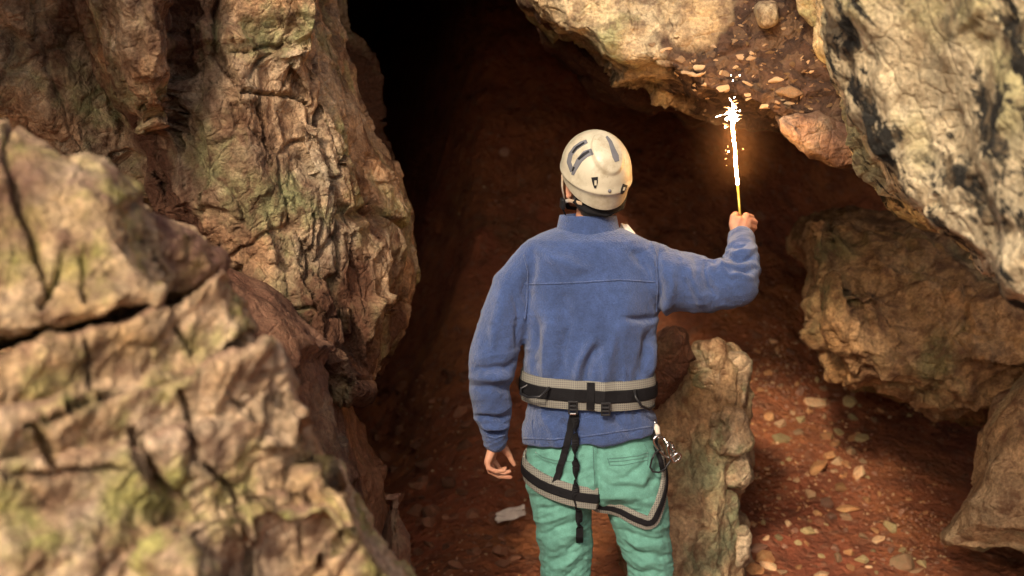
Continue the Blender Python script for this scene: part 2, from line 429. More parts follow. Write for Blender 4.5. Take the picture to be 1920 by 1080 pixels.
# ================================================================== THE SETTING
def floor_z(x, y):
    x = np.asarray(x, float); y = np.asarray(y, float)
    back = 4.6 * sstep(-.15, -1.5, x) + .5 * sstep(.9, 2.2, x)      # passage runs deeper on the left
    yy = y - back
    z = np.interp(yy, [-9, 5.3, 6.2, 7.2, 8.4, 9.2, 9.9, 10.6, 14], [0, 0, .12, .48, 1.15, 1.95, 3.0, 4.6, 12])
    return z
def make_floor():
    xs = np.concatenate([np.arange(-9, -1.6, .25), np.arange(-1.6, 3.4, .016), np.arange(3.4, 9.1, .25)])
    ys = np.concatenate([np.arange(-6, 4.0, .3), np.arange(4.0, 7.4, .018), np.arange(7.4, 10.6, .025), np.arange(10.6, 15, .06)])
    X, Y = np.meshgrid(xs, ys); x = X.ravel(); y = Y.ravel()
    z = floor_z(x, y)
    for k in range(2): pass
    P = np.stack([x, y, z], 1)
    rub = sstep(5.4, 6.2, y)
    f1, f2, h, v = worley(P * 9, 3)
    z = z + .10 * fbm(P, 1.2, 3, 5) + .030 * fbm(P, 5, 4, 8) + .018 * (1 - sstep(0, .5, f1)) * (hrand(h, 3) > .45) * hrand(h, 4) + .012 * fbm(P, 24, 3, 9)
    f1, f2, h, v = worley(P * 21, 13)
    z = z + .012 * (1 - sstep(0, .55, f1)) * (hrand(h, 3) > .35) * hrand(h, 4)
    up_ = sstep(6.8, 8.3, y); e_, h_, g_ = facets(P * 2.6, 44); e2_, h_, g_ = facets(P * 7, 45)
    z = z + up_ * (.22 * fbm(P, 1.6, 4, 31) + .16 * e_ + .05 * e2_ + .05)
    nx, ny = len(xs), len(ys)
    i = np.arange(nx * ny).reshape(ny, nx)
    faces = np.stack([i[:-1, :-1].ravel(), i[:-1, 1:].ravel(), i[1:, 1:].ravel(), i[1:, :-1].ravel()], 1)
    me = bpy.data.meshes.new('ground')
    me.vertices.add(len(x)); me.vertices.foreach_set('co', np.stack([x, y, z], 1).astype(np.float32).ravel())
    me.loops.add(faces.size); me.loops.foreach_set('vertex_index', faces.ravel().astype(np.int32))
    me.polygons.add(len(faces)); me.polygons.foreach_set('loop_start', np.arange(0, faces.size, 4, dtype=np.int32)); me.polygons.foreach_set('loop_total', np.full(len(faces), 4, np.int32))
    me.update(calc_edges=True)
    o = link_mesh('ground', me, M['dirt'], origin=(0, 0, 0)); tag(o, kind='structure')
    o['label'] = 'red earth cave floor rising into a dirt slope'
    return o
ground = make_floor()
def bvh_of(*objs):
    vs, fs = [], []
    dg = bpy.context.evaluated_depsgraph_get()
    for o in objs:
        n = len(vs); off = Vector(o['_org'])
        vs += [v.co + off for v in o.data.vertices]; fs += [tuple(i + n for i in p.vertices) for p in o.data.polygons]
    return BVHTree.FromPolygons(vs, fs)
G_BVH = bvh_of(ground)
CAMP = Vector((0, 0, CAM_Z))
def hit(bvh, px, py):
    r = bvh.ray_cast(CAMP, ray(px, py).normalized()); return r[0], r[1]

def make_shell():
    """vault of the dark chamber behind the overhang"""
    nu, nv = 150, 130; vs = []
    for j in range(nv):
        v = j / (nv - 1); y = 5.6 + 9.4 * v
        k = 1.0 - .0 * v
        for i in range(nu):
            a = math.pi * i / (nu - 1)
            cx = math.copysign(abs(math.cos(a)) ** .7, math.cos(a)); sz = math.sin(a) ** .7
            shrink = 1.0 if v < .8 else math.sqrt(max(0, 1 - ((v - .8) / .2) ** 2)) + .002
            vs.append((-4.6 * cx * shrink + .3, y, -.4 + (3.75 - .06 * (y - 5.6)) * sz * (shrink if v > .8 else 1)))
    fs = [(j * nu + i, j * nu + i + 1, (j + 1) * nu + i + 1, (j + 1) * nu + i) for j in range(nv - 1) for i in range(nu - 1)]
    me = mesh_of(vs, fs)
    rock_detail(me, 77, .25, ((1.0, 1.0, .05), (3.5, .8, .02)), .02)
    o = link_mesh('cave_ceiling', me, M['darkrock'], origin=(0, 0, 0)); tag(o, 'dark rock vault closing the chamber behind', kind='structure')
make_shell()

# --- left wall --------------------------------------------------------------
b = Bag()
prism(b, [(250, -950), (600, -950), (645, -200), (655, 0), (700, 120), (735, 240), (768, 330), (778, 410), (768, 520), (762, 600), (735, 670), (700, 715), (650, 690), (560, 690), (470, 640), (380, 540), (260, 420), (230, 200)], 4.75, 6.6, .30, tilt=(.9, -.2), back=.9)  # wall tops here and below raised out of view to block stray sun
prism(b, [(440, -600), (612, -600), (618, 60), (606, 150), (540, 170), (450, 160), (425, 30)], 4.42, 5.3, .07, inner=.8)
prism(b, [(455, 175), (560, 170), (625, 200), (660, 330), (640, 480), (560, 400), (500, 300)], 4.48, 5.3, .08, inner=.7)
prism(b, [(150, -700), (300, -700), (335, 60), (338, 170), (305, 280), (240, 250), (185, 150), (165, 20)], 4.2, 5.2, .16)
prism(b, [(-700, -900), (170, -900), (200, 100), (290, 330), (260, 440), (0, 360), (-700, 330)], 4.5, 5.6, .15, tilt=(.3, 0))
prism(b, [(-900, -520), (-60, -520), (-30, -170), (-120, -80), (-200, -100), (-900, -60)], 3.3, 4.8, .05)  # unseen roof block added out of frame to shade the upper left wall
prism(b, [(290, 330), (400, 240), (520, 290), (580, 420), (540, 500), (420, 500), (330, 420)], 4.50, 5.3, .12)
prism(b, [(600, 430), (680, 400), (755, 430), (760, 560), (720, 680), (690, 722), (640, 620), (590, 540)], 4.62, 5.4, .10, tilt=(.8, 0))
prism(b, [(430, 470), (560, 450), (640, 560), (650, 650), (690, 740), (600, 740), (480, 640)], 4.40, 5.2, .08)
outcrop = rock('rock_outcrop', b, .0080, M['wall'], 'tall cracked brown and pale green rock wall hanging beside the dark passage', 'rock wall', seed=3, smooth=6,
     big=.05, cells=((2.0, .75, .04), (5.5, .6, .025), (14, .7, .012), (34, .9, 0)), fine=.007, cracks=[(.06, 9, [(415, -60), (395, 65), (425, 120), (442, 168)]), (.05, 7, [(442, 178), (500, 170), (550, 166), (622, 178)]), (.03, 5, [(432, 92), (500, 92), (552, 74)]), (.06, 8, [(650, -60), (642, 125), (655, 280), (660, 450), (652, 545)]), (.04, 6, [(715, 190), (700, 300), (662, 350)]), (.05, 7, [(505, 170), (490, 230), (520, 300)]), (.05, 8, [(350, 60), (345, 200), (320, 300)]), (.03, 5, [(560, 75), (575, 120), (552, 166)]), (.04, 6, [(470, 640), (560, 560), (640, 590)]), (.04, 6, [(590, 400), (600, 480), (585, 560)]), (.03, 5, [(700, 420), (690, 520), (700, 620)])], stretch=rot_xz(R(12), 1.25, 1, .72))

# --- red rock base under it, left of the passage -----------------------------
b = Bag()
prism(b, [(300, 560), (420, 480), (540, 560), (640, 690), (690, 800), (735, 880), (745, 1000), (720, 1400), (200, 1400)], 3.75, 5.2, .2, tilt=(1.0, -.6))
rock('rock_ramp', b, .013, M['ramp'], 'smooth red brown rock mass sloping down behind the tan layered boulder', seed=14, smooth=8,
     big=.05, cells=((1.8, .6, .01), (6, .6, .01), (18, .6, 0)), fine=.006)
b = Bag()
prism(b, [(690, 1180), (705, 960), (728, 900), (758, 915), (778, 1000), (776, 1120), (760, 1260), (700, 1400)], 3.75, 4.25, .06)
rock('leaning_rock', b, .010, M['ramp'], 'narrow brown rock standing at the foot of the red rock mass', seed=15, smooth=5, big=.02, cells=((4, .6, .008), (12, .5, 0)), fine=.005)

b = Bag()
prism(b, [(-1300, 150), (150, 200), (300, 600), (330, 1700), (-1300, 1700)], 4.75, 5.8, .05)
rock('cave_wall', b, .022, M['wall'], 'rough brown cave wall below the hanging outcrop', kind='structure', seed=19, big=.06, cells=((2.0, .8, .03), (5.5, .7, .015), (14, .6, 0)), fine=.01)
# --- foreground boulders on the left -----------------------------------------
b = Bag()
prism(b, [(-620, 225), (5, 268), (60, 290), (130, 334), (210, 360), (270, 430), (330, 520), (340, 560), (200, 622), (80, 650), (-620, 760)], 2.32, 3.2, .06, inner=.8, tilt=(.25, -.5))
prism(b, [(150, 310), (235, 340), (300, 395), (365, 430), (408, 470), (420, 505), (350, 560), (250, 600), (200, 480)], 2.56, 3.2, .05, inner=.7, tilt=(1.0, -.3))
rock('boulder', b, .0068, M['boulder_mossy'], 'tan and yellow green boulder lying on top of the layered boulder', 'boulder', seed=21, smooth=5,
     big=.02, cells=((2.6, .5, .02), (8, .45, .008), (22, .7, .003), (48, .7, 0)), fine=.003, cracks=[(.05, 10, [(12, 260), (30, 350), (50, 420), (95, 540)]), (.04, 8, [(125, 440), (95, 510), (80, 560)]), (.035, 7, [(160, 450), (150, 500), (158, 560)]), (.03, 6, [(250, 360), (290, 440), (330, 520)])], stretch=rot_xz(R(-30), 1.3, 1, .7))
b = Bag()
T_ = dict(inner=.9, tilt=(.5, .15), mid=.97, back=.8)
prism(b, [(-620, 800), (0, 682), (150, 622), (330, 566), (428, 500), (462, 560), (492, 618), (432, 690), (300, 735), (150, 765), (-620, 930)], 2.29, 2.9, .03, **T_)
prism(b, [(-620, 890), (100, 760), (350, 690), (450, 662), (515, 630), (545, 682), (570, 736), (500, 785), (400, 810), (200, 860), (-620, 1020)], 2.26, 2.9, .03, **T_)
prism(b, [(-620, 965), (200, 846), (400, 786), (510, 776), (582, 746), (604, 802), (622, 866), (560, 925), (450, 965), (200, 982), (-620, 1080)], 2.24, 2.9, .03, **T_)
prism(b, [(340, 985), (440, 952), (500, 920), (565, 915), (634, 872), (664, 930), (700, 990), (650, 1035), (560, 1075), (420, 1110)], 2.30, 3.0, .03, **T_)
prism(b, [(420, 1090), (560, 1060), (650, 1030), (700, 985), (730, 1040), (765, 1110), (790, 1400), (300, 1400)], 2.34, 3.0, .03, inner=.9, tilt=(.6, .1))
prism(b, [(-620, 1010), (120, 905), (240, 915), (315, 1000), (310, 1400), (-620, 1400)], 2.10, 2.9, .08, tilt=(.3, -.2))
prism(b, [(245, 1015), (320, 975), (380, 1005), (425, 1060), (440, 1400), (240, 1400)], 2.08, 2.7, .06)
prism(b, [(-620, 790), (300, 640), (440, 580), (540, 740), (630, 960), (680, 1400), (-620, 1400)], 2.36, 3.5, .01, tilt=(.4, .1))
rock('layered_boulder', b, .0068, M['boulder'], 'big tan layered boulder broken into stepped slabs along its edge', 'boulder', seed=33, smooth=4,
     big=.01, cells=((3.4, .35, .012), (9, .38, .010), (22, .55, .004), (48, .8, 0)), fine=.003, cracks=[(.05, 9, [(492, 622), (444, 658), (355, 691), (278, 719), (200, 745), (40, 800)]), (.04, 8, [(580, 735), (511, 782), (494, 770), (433, 747)]), (.05, 8, [(625, 866), (555, 947), (494, 1000), (428, 913), (380, 865)]), (.045, 10, [(328, 730), (367, 808), (372, 875)]), (.04, 9, [(333, 605), (345, 640), (363, 676)]), (.05, 12, [(-20, 880), (111, 893), (235, 878)]), (.07, 22, [(244, 813), (278, 900), (360, 965)]), (.06, 26, [(440, 960), (500, 1010), (470, 1090)]), (.03, 6, [(690, 985), (640, 1030), (600, 1080)]), (.03, 7, [(150, 640), (170, 700), (160, 760)]), (.03, 6, [(560, 930), (590, 990), (585, 1040)]), (.05, 12, [(60, 790), (90, 840), (110, 880)])], stretch=rot_xz(R(-28), 1.25, 1, .75))

# --- near wall on the right ---------------------------------------------------
b = Bag()
prism(b, [(1530, -160), (1540, 20), (1565, 140), (1582, 225), (1612, 310), (1648, 352), (1695, 388), (1730, 415), (1790, 450), (1855, 488), (1910, 530), (1995, 580), (2700, 880), (2700, -160)], 2.95, 4.9, .05, inner=.8, tilt=(-1.5, .2), back=.95)
rock('overhanging_wall', b, .0105, M['near'], 'pale cream rock wall streaked with black lichen, overhanging the mossy boulder', 'rock wall', seed=41, smooth=6,
     big=.03, cells=((2.0, .55, .012), (7, .6, .008), (20, .6, 0)), fine=.006, stretch=rot_xz(R(45), .7, 1, 1.3))

# --- ceiling overhang ---------------------------------------------------------
b = Bag()
prism(b, [(965, -300), (980, 0), (1030, 45), (1100, 80), (1150, 108), (1220, 140), (1262, 168), (1310, 196), (1380, 216), (1440, 238), (1500, 268), (1620, 290), (1900, 300), (1900, -300)], 5.05, 6.7, .10, inner=.75, tilt=(-.3, -.5), back=.9, mid=.98)
oh = rock('ceiling_overhang', b, .010, M['overhang'], 'cream rock overhang with a brown pebbly patch hanging from the cave roof above the flare', 'rock overhang', seed=51, smooth=5,
     big=.04, cells=((2.4, .6, .02), (8, .8, .012), (20, .8, 0)), fine=.006)

co_ = get_co(oh.data).copy(); set_co(oh.data, co_ + np.array(oh['_org'], np.float32))
px_patch(oh.data, [(1235, 70), (1290, 92), (1345, 84), (1370, 30), (1385, -200), (1495, -200), (1525, 55), (1620, 100), (1640, 300), (1500, 320), (1385, 260), (1300, 230), (1240, 140)])
set_co(oh.data, co_)
# pale blocks and pebbles set in the overhang (parts of it)
def oh_block(name, outline, yf, th, mat, seed, voxel=.010, bulge=.05, big=.01, cells=((6, .6, .006), (16, .5, 0)), fine=.004, label=None, inset=0, **kw):
    bb = Bag(); prism(bb, outline, yf, yf + th, bulge, **kw)
    o = rock(name, bb, voxel, mat, label, seed=seed, smooth=4, parent=oh, big=big, cells=cells, fine=fine, inset=inset)
    return o
oh_block('pale_block', [(1503, -260), (1560, -260), (1562, 55), (1520, 48), (1498, 20)], 4.86, .3, M['overhang'], 63, bulge=.03, inset=-.02)
oh_block('pale_block', [(1424, 12), (1452, 8), (1458, 42), (1432, 46)], 4.92, .2, M['overhang'], 64, bulge=.02, inset=-.015)
oh_block('hanging_block', [(1452, 218), (1490, 210), (1530, 205), (1560, 222), (1600, 250), (1660, 300), (1580, 310), (1520, 296), (1480, 272), (1458, 248)], 4.78, .55, M['pinkrock'], 65, bulge=.05, big=.01, cells=((4, .6, .01), (11, .7, 0), (26, .6, 0)))
shadow_rock = Bag(); prism(shadow_rock, [(1000, 40), (1080, 70), (1200, 120), (1300, 170), (1310, 215), (1240, 185), (1165, 190), (1120, 178), (1085, 140), (1050, 110), (1010, 90)], 6.1, 7.5, .1)
rock('roof_rock', shadow_rock, .016, M['darkrock'], 'dark brown rock in shadow behind the lower edge of the overhang', 'rock', seed=66, big=.05, cells=((3, .8, .02), (9, .7, 0)), fine=.010)
OH_BVH = bvh_of(oh)

def pebble_mesh(seed, npt=15, flat=(1, 1, .6)):
    """angular broken stone: hull of scattered points, unit size"""
    rnd = random.Random(seed); bm = bmesh.new()
    for k in range(npt):
        v = Vector((rnd.gauss(0, 1), rnd.gauss(0, 1), rnd.gauss(0, 1))).normalized() * rnd.uniform(.82, 1.05)
        bm.verts.new((v.x * flat[0], v.y * flat[1], v.z * flat[2]))
    r = bmesh.ops.convex_hull(bm, input=bm.verts)
    bmesh.ops.delete(bm, geom=[v for v in bm.verts if not v.link_faces], context='VERTS')
    bmesh.ops.dissolve_limit(bm, angle_limit=R(14), verts=bm.verts, edges=bm.edges)
    bmesh.ops.bevel(bm, geom=bm.edges[:], offset=.07, segments=1, affect='EDGES', clamp_overlap=True)
    me = bpy.data.meshes.new('stone'); bm.to_mesh(me); bm.free()
    set_attr(me, 'tone', np.full(len(me.vertices), rnd.random()))
    return me
PEB = [pebble_mesh(900 + k, 13, (1, random.uniform(.65, .95), random.uniform(.55, .85))) for k in range(9)]
for k, (px, py, rx, ry) in enumerate([(1318, 128, 26, 12), (1302, 140, 14, 8), (1357, 137, 16, 11), (1376, 125, 14, 8), (1322, 157, 9, 8), (1356, 165, 17, 10), (1400, 108, 20, 8), (1408, 102, 10, 12), (1370, 76, 16, 5),
        (1458, 58, 10, 6), (1462, 150, 22, 11), (1480, 172, 26, 18), (1474, 192, 18, 10), (1438, 198, 20, 9), (1402, 177, 9, 6), (1455, 95, 6, 8), (1400, 158, 14, 6), (1276, 112, 12, 8), (1248, 92, 14, 8), (1232, 110, 9, 6),
        (1225, 84, 12, 9), (1213, 100, 14, 7), (1500, 48, 7, 5), (1330, 96, 7, 4), (1270, 140, 9, 5), (1300, 170, 8, 4), (1430, 130, 8, 5), (1300, 112, 10, 5), (1340, 113, 12, 5), (1383, 150, 8, 5)]):
    p, n = hit(OH_BVH, px, py)
    if p is None: continue
    o = bpy.data.objects.new('pebble', PEB[k % 9]); COL.objects.link(o)
    if not PEB[k % 9].materials: PEB[k % 9].materials.append(M['pebble'])
    o.parent = oh; o.location = p - Vector(oh['_org']) - n * .006
    s = p.y / FPX; o.scale = (rx * s * 1.1, min(rx, ry) * s * .9, ry * s * 1.25); o.rotation_euler = (0, R(random.uniform(-18, 18)), random.uniform(-.2, .2))

GR_M = [M['pebble'], rock_mat('brown_pebble', (.26, .15, .08), (.30, .16, .07), (.2, .15, .08), (.14, .07, .04), (.1, .05, .03), .2, .3, .5, .1), rock_mat('ochre_pebble', (.42, .26, .12), (.40, .22, .09), (.3, .24, .12), (.22, .11, .06), (.1, .05, .03), .2, .3, .5, .1)]
GR = []
for k in range(12):
    g_ = PEB[k % 9].copy(); g_.materials.clear(); g_.materials.append(GR_M[k % 3]); GR.append(g_)
rg = random.Random(12); ngr = 0
while ngr < 210:
    px, py = rg.uniform(1255, 1580), rg.uniform(0, 235)
    p, n = hit(OH_BVH, px, py)
    if p is None or p.y > 5.6: continue
    if px < 1370 and py < 70 and rg.random() < .95: continue
    ngr += 1
    o = bpy.data.objects.new('pebble', rg.choice(GR)); COL.objects.link(o); o.parent = oh
    r = rg.uniform(2.5, 7.5) * p.y / FPX
    o.location = p - Vector(oh['_org']) - n * r * .35; o.scale = (r * rg.uniform(1, 1.8), r, r * rg.uniform(.7, 1.1)); o.rotation_euler = (rg.uniform(-.5, .5), rg.uniform(-.9, .6), rg.uniform(-.5, .5))

# --- boulders on the right -----------------------------------------------------
b = Bag()
prism(b, [(1498, 402), (1560, 386), (1650, 402), (1740, 432), (1830, 482), (1960, 560), (2080, 640), (2040, 740), (1915, 742), (1865, 778), (1790, 788), (1725, 772), (1690, 760), (1640, 728), (1596, 738), (1556, 706), (1546, 650), (1540, 600), (1512, 520), (1488, 450)], 6.0, 7.6, .18, tilt=(-.9, -1.0), mid=1.0, back=.7)
prism(b, [(1560, 530), (1640, 520), (1720, 590), (1760, 700), (1690, 745), (1640, 715), (1590, 700), (1550, 640)], 5.85, 6.5, .08)
prism(b, [(1505, 410), (1560, 395), (1610, 420), (1620, 500), (1560, 520), (1515, 490)], 6.2, 6.7, .06)
rock('mossy_boulder', b, .010, M['mossy'], 'large brown and mossy green boulder jutting over the stony slope', 'boulder', seed=71, smooth=4,
     big=.04, cells=((2.2, .75, .03), (6.5, .9, .02), (16, 1.0, .0), (34, .8, 0)), fine=.010)
b = Bag()
prism(b, [(1768, 1012), (1786, 968), (1822, 915), (1850, 850), (1890, 768), (1960, 690), (2250, 680), (2250, 1140), (1960, 1090), (1890, 1040), (1842, 1046)], 5.15, 6.2, .12, tilt=(-.8, -.3))
rock('boulder', b, .012, M['slabrock'], 'smooth grey brown angular boulder with a pointed end below the mossy boulder', 'boulder', seed=81, smooth=4,
     big=.03, cells=((2.2, .6, .01), (8, .55, 0), (22, .5, 0)), fine=.005)
M['edge'] = rock_mat('pale_broken_edge', (.66, .52, .35), (.54, .34, .17), (.33, .33, .18), (.16, .09, .05), (.2, .1, .05), .5, .45, .5, .3, bump=.9, cs=3.0)
b = Bag()
prism(b, [(1195, 700), (1222, 670), (1262, 648), (1300, 640), (1340, 644), (1376, 658), (1400, 690), (1402, 740), (1396, 800), (1406, 860), (1398, 905), (1374, 960), (1402, 990), (1396, 1040), (1384, 1220), (1190, 1220), (1170, 900)], 5.42, 6.0, .09, tilt=(1.2, -.5), inner=.72)
prism(b, [(1312, 645), (1350, 648), (1396, 682), (1402, 740), (1396, 800), (1406, 860), (1398, 905), (1350, 900), (1330, 780)], 5.40, 5.8, .05, inner=.7)
prism(b, [(1330, 930), (1370, 922), (1400, 990), (1394, 1060), (1340, 1100), (1315, 1020)], 5.38, 5.8, .05, inner=.7)
slab = rock('standing_slab', b, .0085, M['slabrock'], 'upright tan rock slab with a pale broken edge behind the climber', 'rock slab', seed=93, smooth=6,
     big=.02, cells=((4, .7, .012), (11, .9, .008), (26, .8, 0)), fine=.006, stretch=rot_xz(0, 1.3, 1, .8))

for kx, (x0, y0, x1, y1, yy) in enumerate([(1290, 650, 1350, 735, 5.37), (1338, 664, 1402, 772, 5.40), (1325, 765, 1398, 842, 5.35), (1345, 838, 1408, 908, 5.39), (1318, 850, 1352, 930, 5.33), (1322, 925, 1385, 1000, 5.36), (1345, 985, 1404, 1060, 5.37), (1300, 1000, 1350, 1100, 5.33)]):
    bb_ = Bag(); prism(bb_, [(x0 + 6, y0), (x1 - 8, y0 + 4), (x1, y0 + 20), (x1 - 2, y1 - 12), (x1 - 16, y1), (x0 + 4, y1 - 4), (x0, y0 + 14)], yy + .01, yy + .3, .012, inner=.9)
    rock('edge_block', bb_, .0075, M['edge'], seed=430 + kx * 3, smooth=1, parent=slab, big=.005, cells=((5, .6, 0), (14, .45, 0), (40, .6, 0)), fine=.003, inset=-.004)
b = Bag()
prism(b, [(1190, 700), (1222, 640), (1245, 614), (1268, 605), (1290, 625), (1296, 680), (1280, 735), (1235, 770), (1195, 760)], 5.22, 5.6, .05)  # dark lump added to stand in for the climber's shadow on the slab
rock('shadow_rock', b, .009, M['darkrock'], 'dark red brown lump standing in for the climber shadow on the upright slab', 'rock', seed=97, smooth=3, big=.02, cells=((5, .6, 0), (14, .6, 0), (34, .5, 0)), fine=.005)
# --- loose stones ----------------------------------------------------------------
STONE = [pebble_mesh(300 + k, 14, (1, random.uniform(.7, 1), random.uniform(.35, .7))) for k in range(12)]
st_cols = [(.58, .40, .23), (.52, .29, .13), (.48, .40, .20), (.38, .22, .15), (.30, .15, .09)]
ST_M = []
for k, c in enumerate(st_cols):
    ST_M.append(rock_mat('loose_stone_%d' % k, c, (c[0] * 1.1, c[1] * .85, c[2] * .7), (c[0] * .8, c[1] * .95, c[2] * .8), (c[0] * .6, c[1] * .42, c[2] * .4), (.2, .08, .04), .25, .3, .5, .35, bump=.4))
stones_all = []
def stone(px, py, rx, ry, mat=None, label='small pale tan stone lying loose on the red earth slope', group='stones scattered on the earth slope', name='stone'):
    p, n = hit(G_BVH, px, py)
    if p is None: return
    k = random.randrange(12); me = STONE[k]
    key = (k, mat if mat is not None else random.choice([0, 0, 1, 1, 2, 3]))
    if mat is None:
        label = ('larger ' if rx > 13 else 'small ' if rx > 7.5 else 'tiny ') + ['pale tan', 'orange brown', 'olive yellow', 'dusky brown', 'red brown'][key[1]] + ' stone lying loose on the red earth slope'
    if key not in stone_cache:
        m2 = me.copy(); m2.materials.append(ST_M[key[1]]); stone_cache[key] = m2
    o = bpy.data.objects.new(name, stone_cache[key]); COL.objects.link(o)
    s = (p - CAMP).length / FPX
    o.scale = (rx * s * 1.2, rx * s * 1.1, max(ry * s * 1.7, .75 * rx * s))
    o.location = p + n * (o.scale[2] * .10)
    q = n.to_track_quat('Z', 'Y').to_euler(); o.rotation_euler = (q.x + random.uniform(-.5, .5), q.y + random.uniform(-.5, .5), random.uniform(0, 6.28))
    if abs(rx - ry) > 6: o.rotation_euler.z = random.uniform(-.3, .3)
    tag(o, label, 'stone', group); stones_all.append((px, py)); return o
stone_cache = {}
for a in [(1466, 724, 7, 6), (1525, 758, 24, 20), (1500, 735, 14, 9), (1545, 730, 10, 6), (1592, 755, 16, 14), (1442, 782, 12, 9), (1462, 797, 13, 10), (1500, 788, 11, 8), (1465, 826, 20, 12), (1500, 812, 12, 7), (1548, 820, 16, 10), (1565, 834, 14, 9),
          (1570, 812, 12, 8), (1600, 822, 14, 10), (1612, 825, 16, 6), (1555, 856, 16, 12), (1596, 850, 16, 13), (1530, 880, 24, 13), (1570, 868, 16, 9), (1588, 872, 12, 11), (1562, 884, 9, 7), (1580, 894, 9, 9), (1608, 888, 18, 15), (1618, 868, 9, 8),
          (1576, 916, 17, 12), (1520, 930, 14, 12), (1552, 946, 15, 12), (1590, 955, 22, 11), (1558, 970, 15, 10), (1586, 972, 13, 12), (1532, 965, 11, 8), (1625, 938, 10, 8), (1412, 984, 9, 8), (1432, 982, 7, 8), (1478, 983, 9, 7), (1490, 996, 8, 6),
          (1512, 997, 15, 13), (1436, 1010, 9, 6), (1460, 1010, 9, 8), (1495, 1020, 13, 6), (1668, 990, 18, 14), (1640, 996, 12, 7), (1618, 1006, 10, 6), (1645, 1013, 14, 6), (1565, 1030, 13, 8), (1594, 1041, 12, 13), (1572, 1048, 12, 8), (1614, 1052, 13, 10),
          (1420, 1030, 18, 11), (1434, 1048, 18, 14), (1408, 1052, 10, 10), (1440, 1062, 18, 12), (1412, 1070, 20, 10), (1465, 1072, 16, 10), (1592, 1066, 12, 7), (1690, 1034, 9, 8), (1696, 1062, 26, 20), (1730, 1058, 14, 9), (1715, 1072, 16, 8), (1540, 1078, 15, 7),
          (1650, 770, 8, 6), (1600, 785, 14, 9), (1440, 700, 9, 6), (1420, 660, 8, 6), (1480, 660, 12, 7), (1448, 640, 10, 7)]:
    stone(*a)
rs = random.Random(4)
tries = 0
while len(stones_all) < 130 and tries < 3000:
    tries += 1
    px = rs.gauss(1570, 100); py = rs.uniform(640, 1078)
    if not (1405 < px < 1760): continue
    r = rs.uniform(4, 9)
    if any(math.hypot(px - a, py - c) < r + 8 for a, c in stones_all): continue
    stone(px, py, r, r * rs.uniform(.5, .9))
n0 = len(stones_all)
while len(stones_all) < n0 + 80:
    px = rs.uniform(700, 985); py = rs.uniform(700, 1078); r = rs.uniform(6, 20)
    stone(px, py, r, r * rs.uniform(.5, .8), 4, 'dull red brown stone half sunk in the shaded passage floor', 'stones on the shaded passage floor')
n0 = len(stones_all)
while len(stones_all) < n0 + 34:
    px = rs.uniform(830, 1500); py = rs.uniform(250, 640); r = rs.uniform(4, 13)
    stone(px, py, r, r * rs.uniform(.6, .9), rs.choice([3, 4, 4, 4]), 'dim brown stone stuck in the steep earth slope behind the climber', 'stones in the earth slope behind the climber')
# crumpled paper on the passage floor
p, n = hit(G_BVH, 958, 973)
vs = []; nx_, ny_ = 16, 9
e1 = Vector((1, 0, 0)); e1 = (e1 - n * e1.dot(n)).normalized(); e2 = n.cross(e1)
n_ = (n * .35 + Vector((0, -.55, .75))).normalized(); e2 = n_.cross(e1)
for j in range(ny_):
    for i in range(nx_):
        u = i / (nx_ - 1) - .5; v = j / (ny_ - 1) - .5
        edge = .008 * math.sin(14 * v + 1) if i == 0 else 0
        vs.append(p + e1 * (u * .135 + edge) + e2 * (v * .07 + .006 * math.sin(u * 5)) + n_ * (.030 + .006 * math.sin(u * 9 + v * 5) + .004 * math.sin(v * 11 + 2) + random.uniform(-.001, .001)))
pb = Bag().add(vs, [(j * nx_ + i, j * nx_ + i + 1, (j + 1) * nx_ + i + 1, (j + 1) * nx_ + i) for j in range(ny_ - 1) for i in range(nx_ - 1)])
pp = pb.build('paper_scrap', plain('white_paper', (.72, .62, .54), .8)); tag(pp, 'crumpled off white scrap of paper on the dark passage floor', 'paper')
sm = pp.modifiers.new('thick', 'SOLIDIFY'); sm.thickness = .0015

# --- fine rubble: too small and too many to count
def rubble(name, n, regions, mats, seed, label):
    rr = random.Random(seed); vs, fs, mi = [], [], []
    shapes = []
    for k in range(10):
        me_ = pebble_mesh(700 + k + seed, 9, (1, rr.uniform(.7, 1), rr.uniform(.5, .9)))
        shapes.append(([v.co.copy() for v in me_.vertices], [tuple(p_.vertices) for p_ in me_.polygons])); bpy.data.meshes.remove(me_)
    cnt = 0; tries = 0
    while cnt < n and tries < n * 12:
        tries += 1
        x0, y0, x1, y1, smin, smax = rr.choice(regions)
        px, py = rr.uniform(x0, x1), rr.uniform(y0, y1)
        h, nn = hit(G_BVH, px, py)
        if h is None: continue
        if rr.random() > max(.04, min(1, .5 + 1.6 * float(fbm(np.array([[h.x, h.y, 0.0]]), 2.2, 3, 90)[0]))): continue
        r = (smin + (smax - smin) * rr.random() ** 2.5) * h.y / FPX
        q = Matrix.Rotation(rr.uniform(0, 6.28), 3, 'Z') @ Matrix.Rotation(rr.uniform(-.6, .6), 3, 'X'); V, F = rr.choice(shapes); o_ = len(vs); m_ = rr.randrange(len(mats))
        vs += [h + nn * r * .15 + q @ (v * r) for v in V]; fs += [tuple(i + o_ for i in f) for f in F]; mi += [m_] * len(F); cnt += 1
    me = mesh_of(vs, fs)
    o = link_mesh(name, me, None, smooth=False); me.materials.clear()
    for m_ in mats: me.materials.append(m_)
    me.polygons.foreach_set('material_index', np.array(mi, np.int32)); set_attr(me, 'tone', np.random.rand(len(me.vertices)))
    return tag(o, label, kind='stuff')
rubble('gravel', 2600, [(1400, 640, 1780, 1080, 2, 6.5)] * 5 + [(690, 680, 1000, 1080, 2, 6)] * 2 + [(1420, 480, 1560, 720, 2, 4)] + [(830, 220, 1500, 640, 2, 6)], [ST_M[1], ST_M[3], ST_M[4], ST_M[4], ST_M[0]], 5, 'fine brown and tan rubble strewn over the red earth')
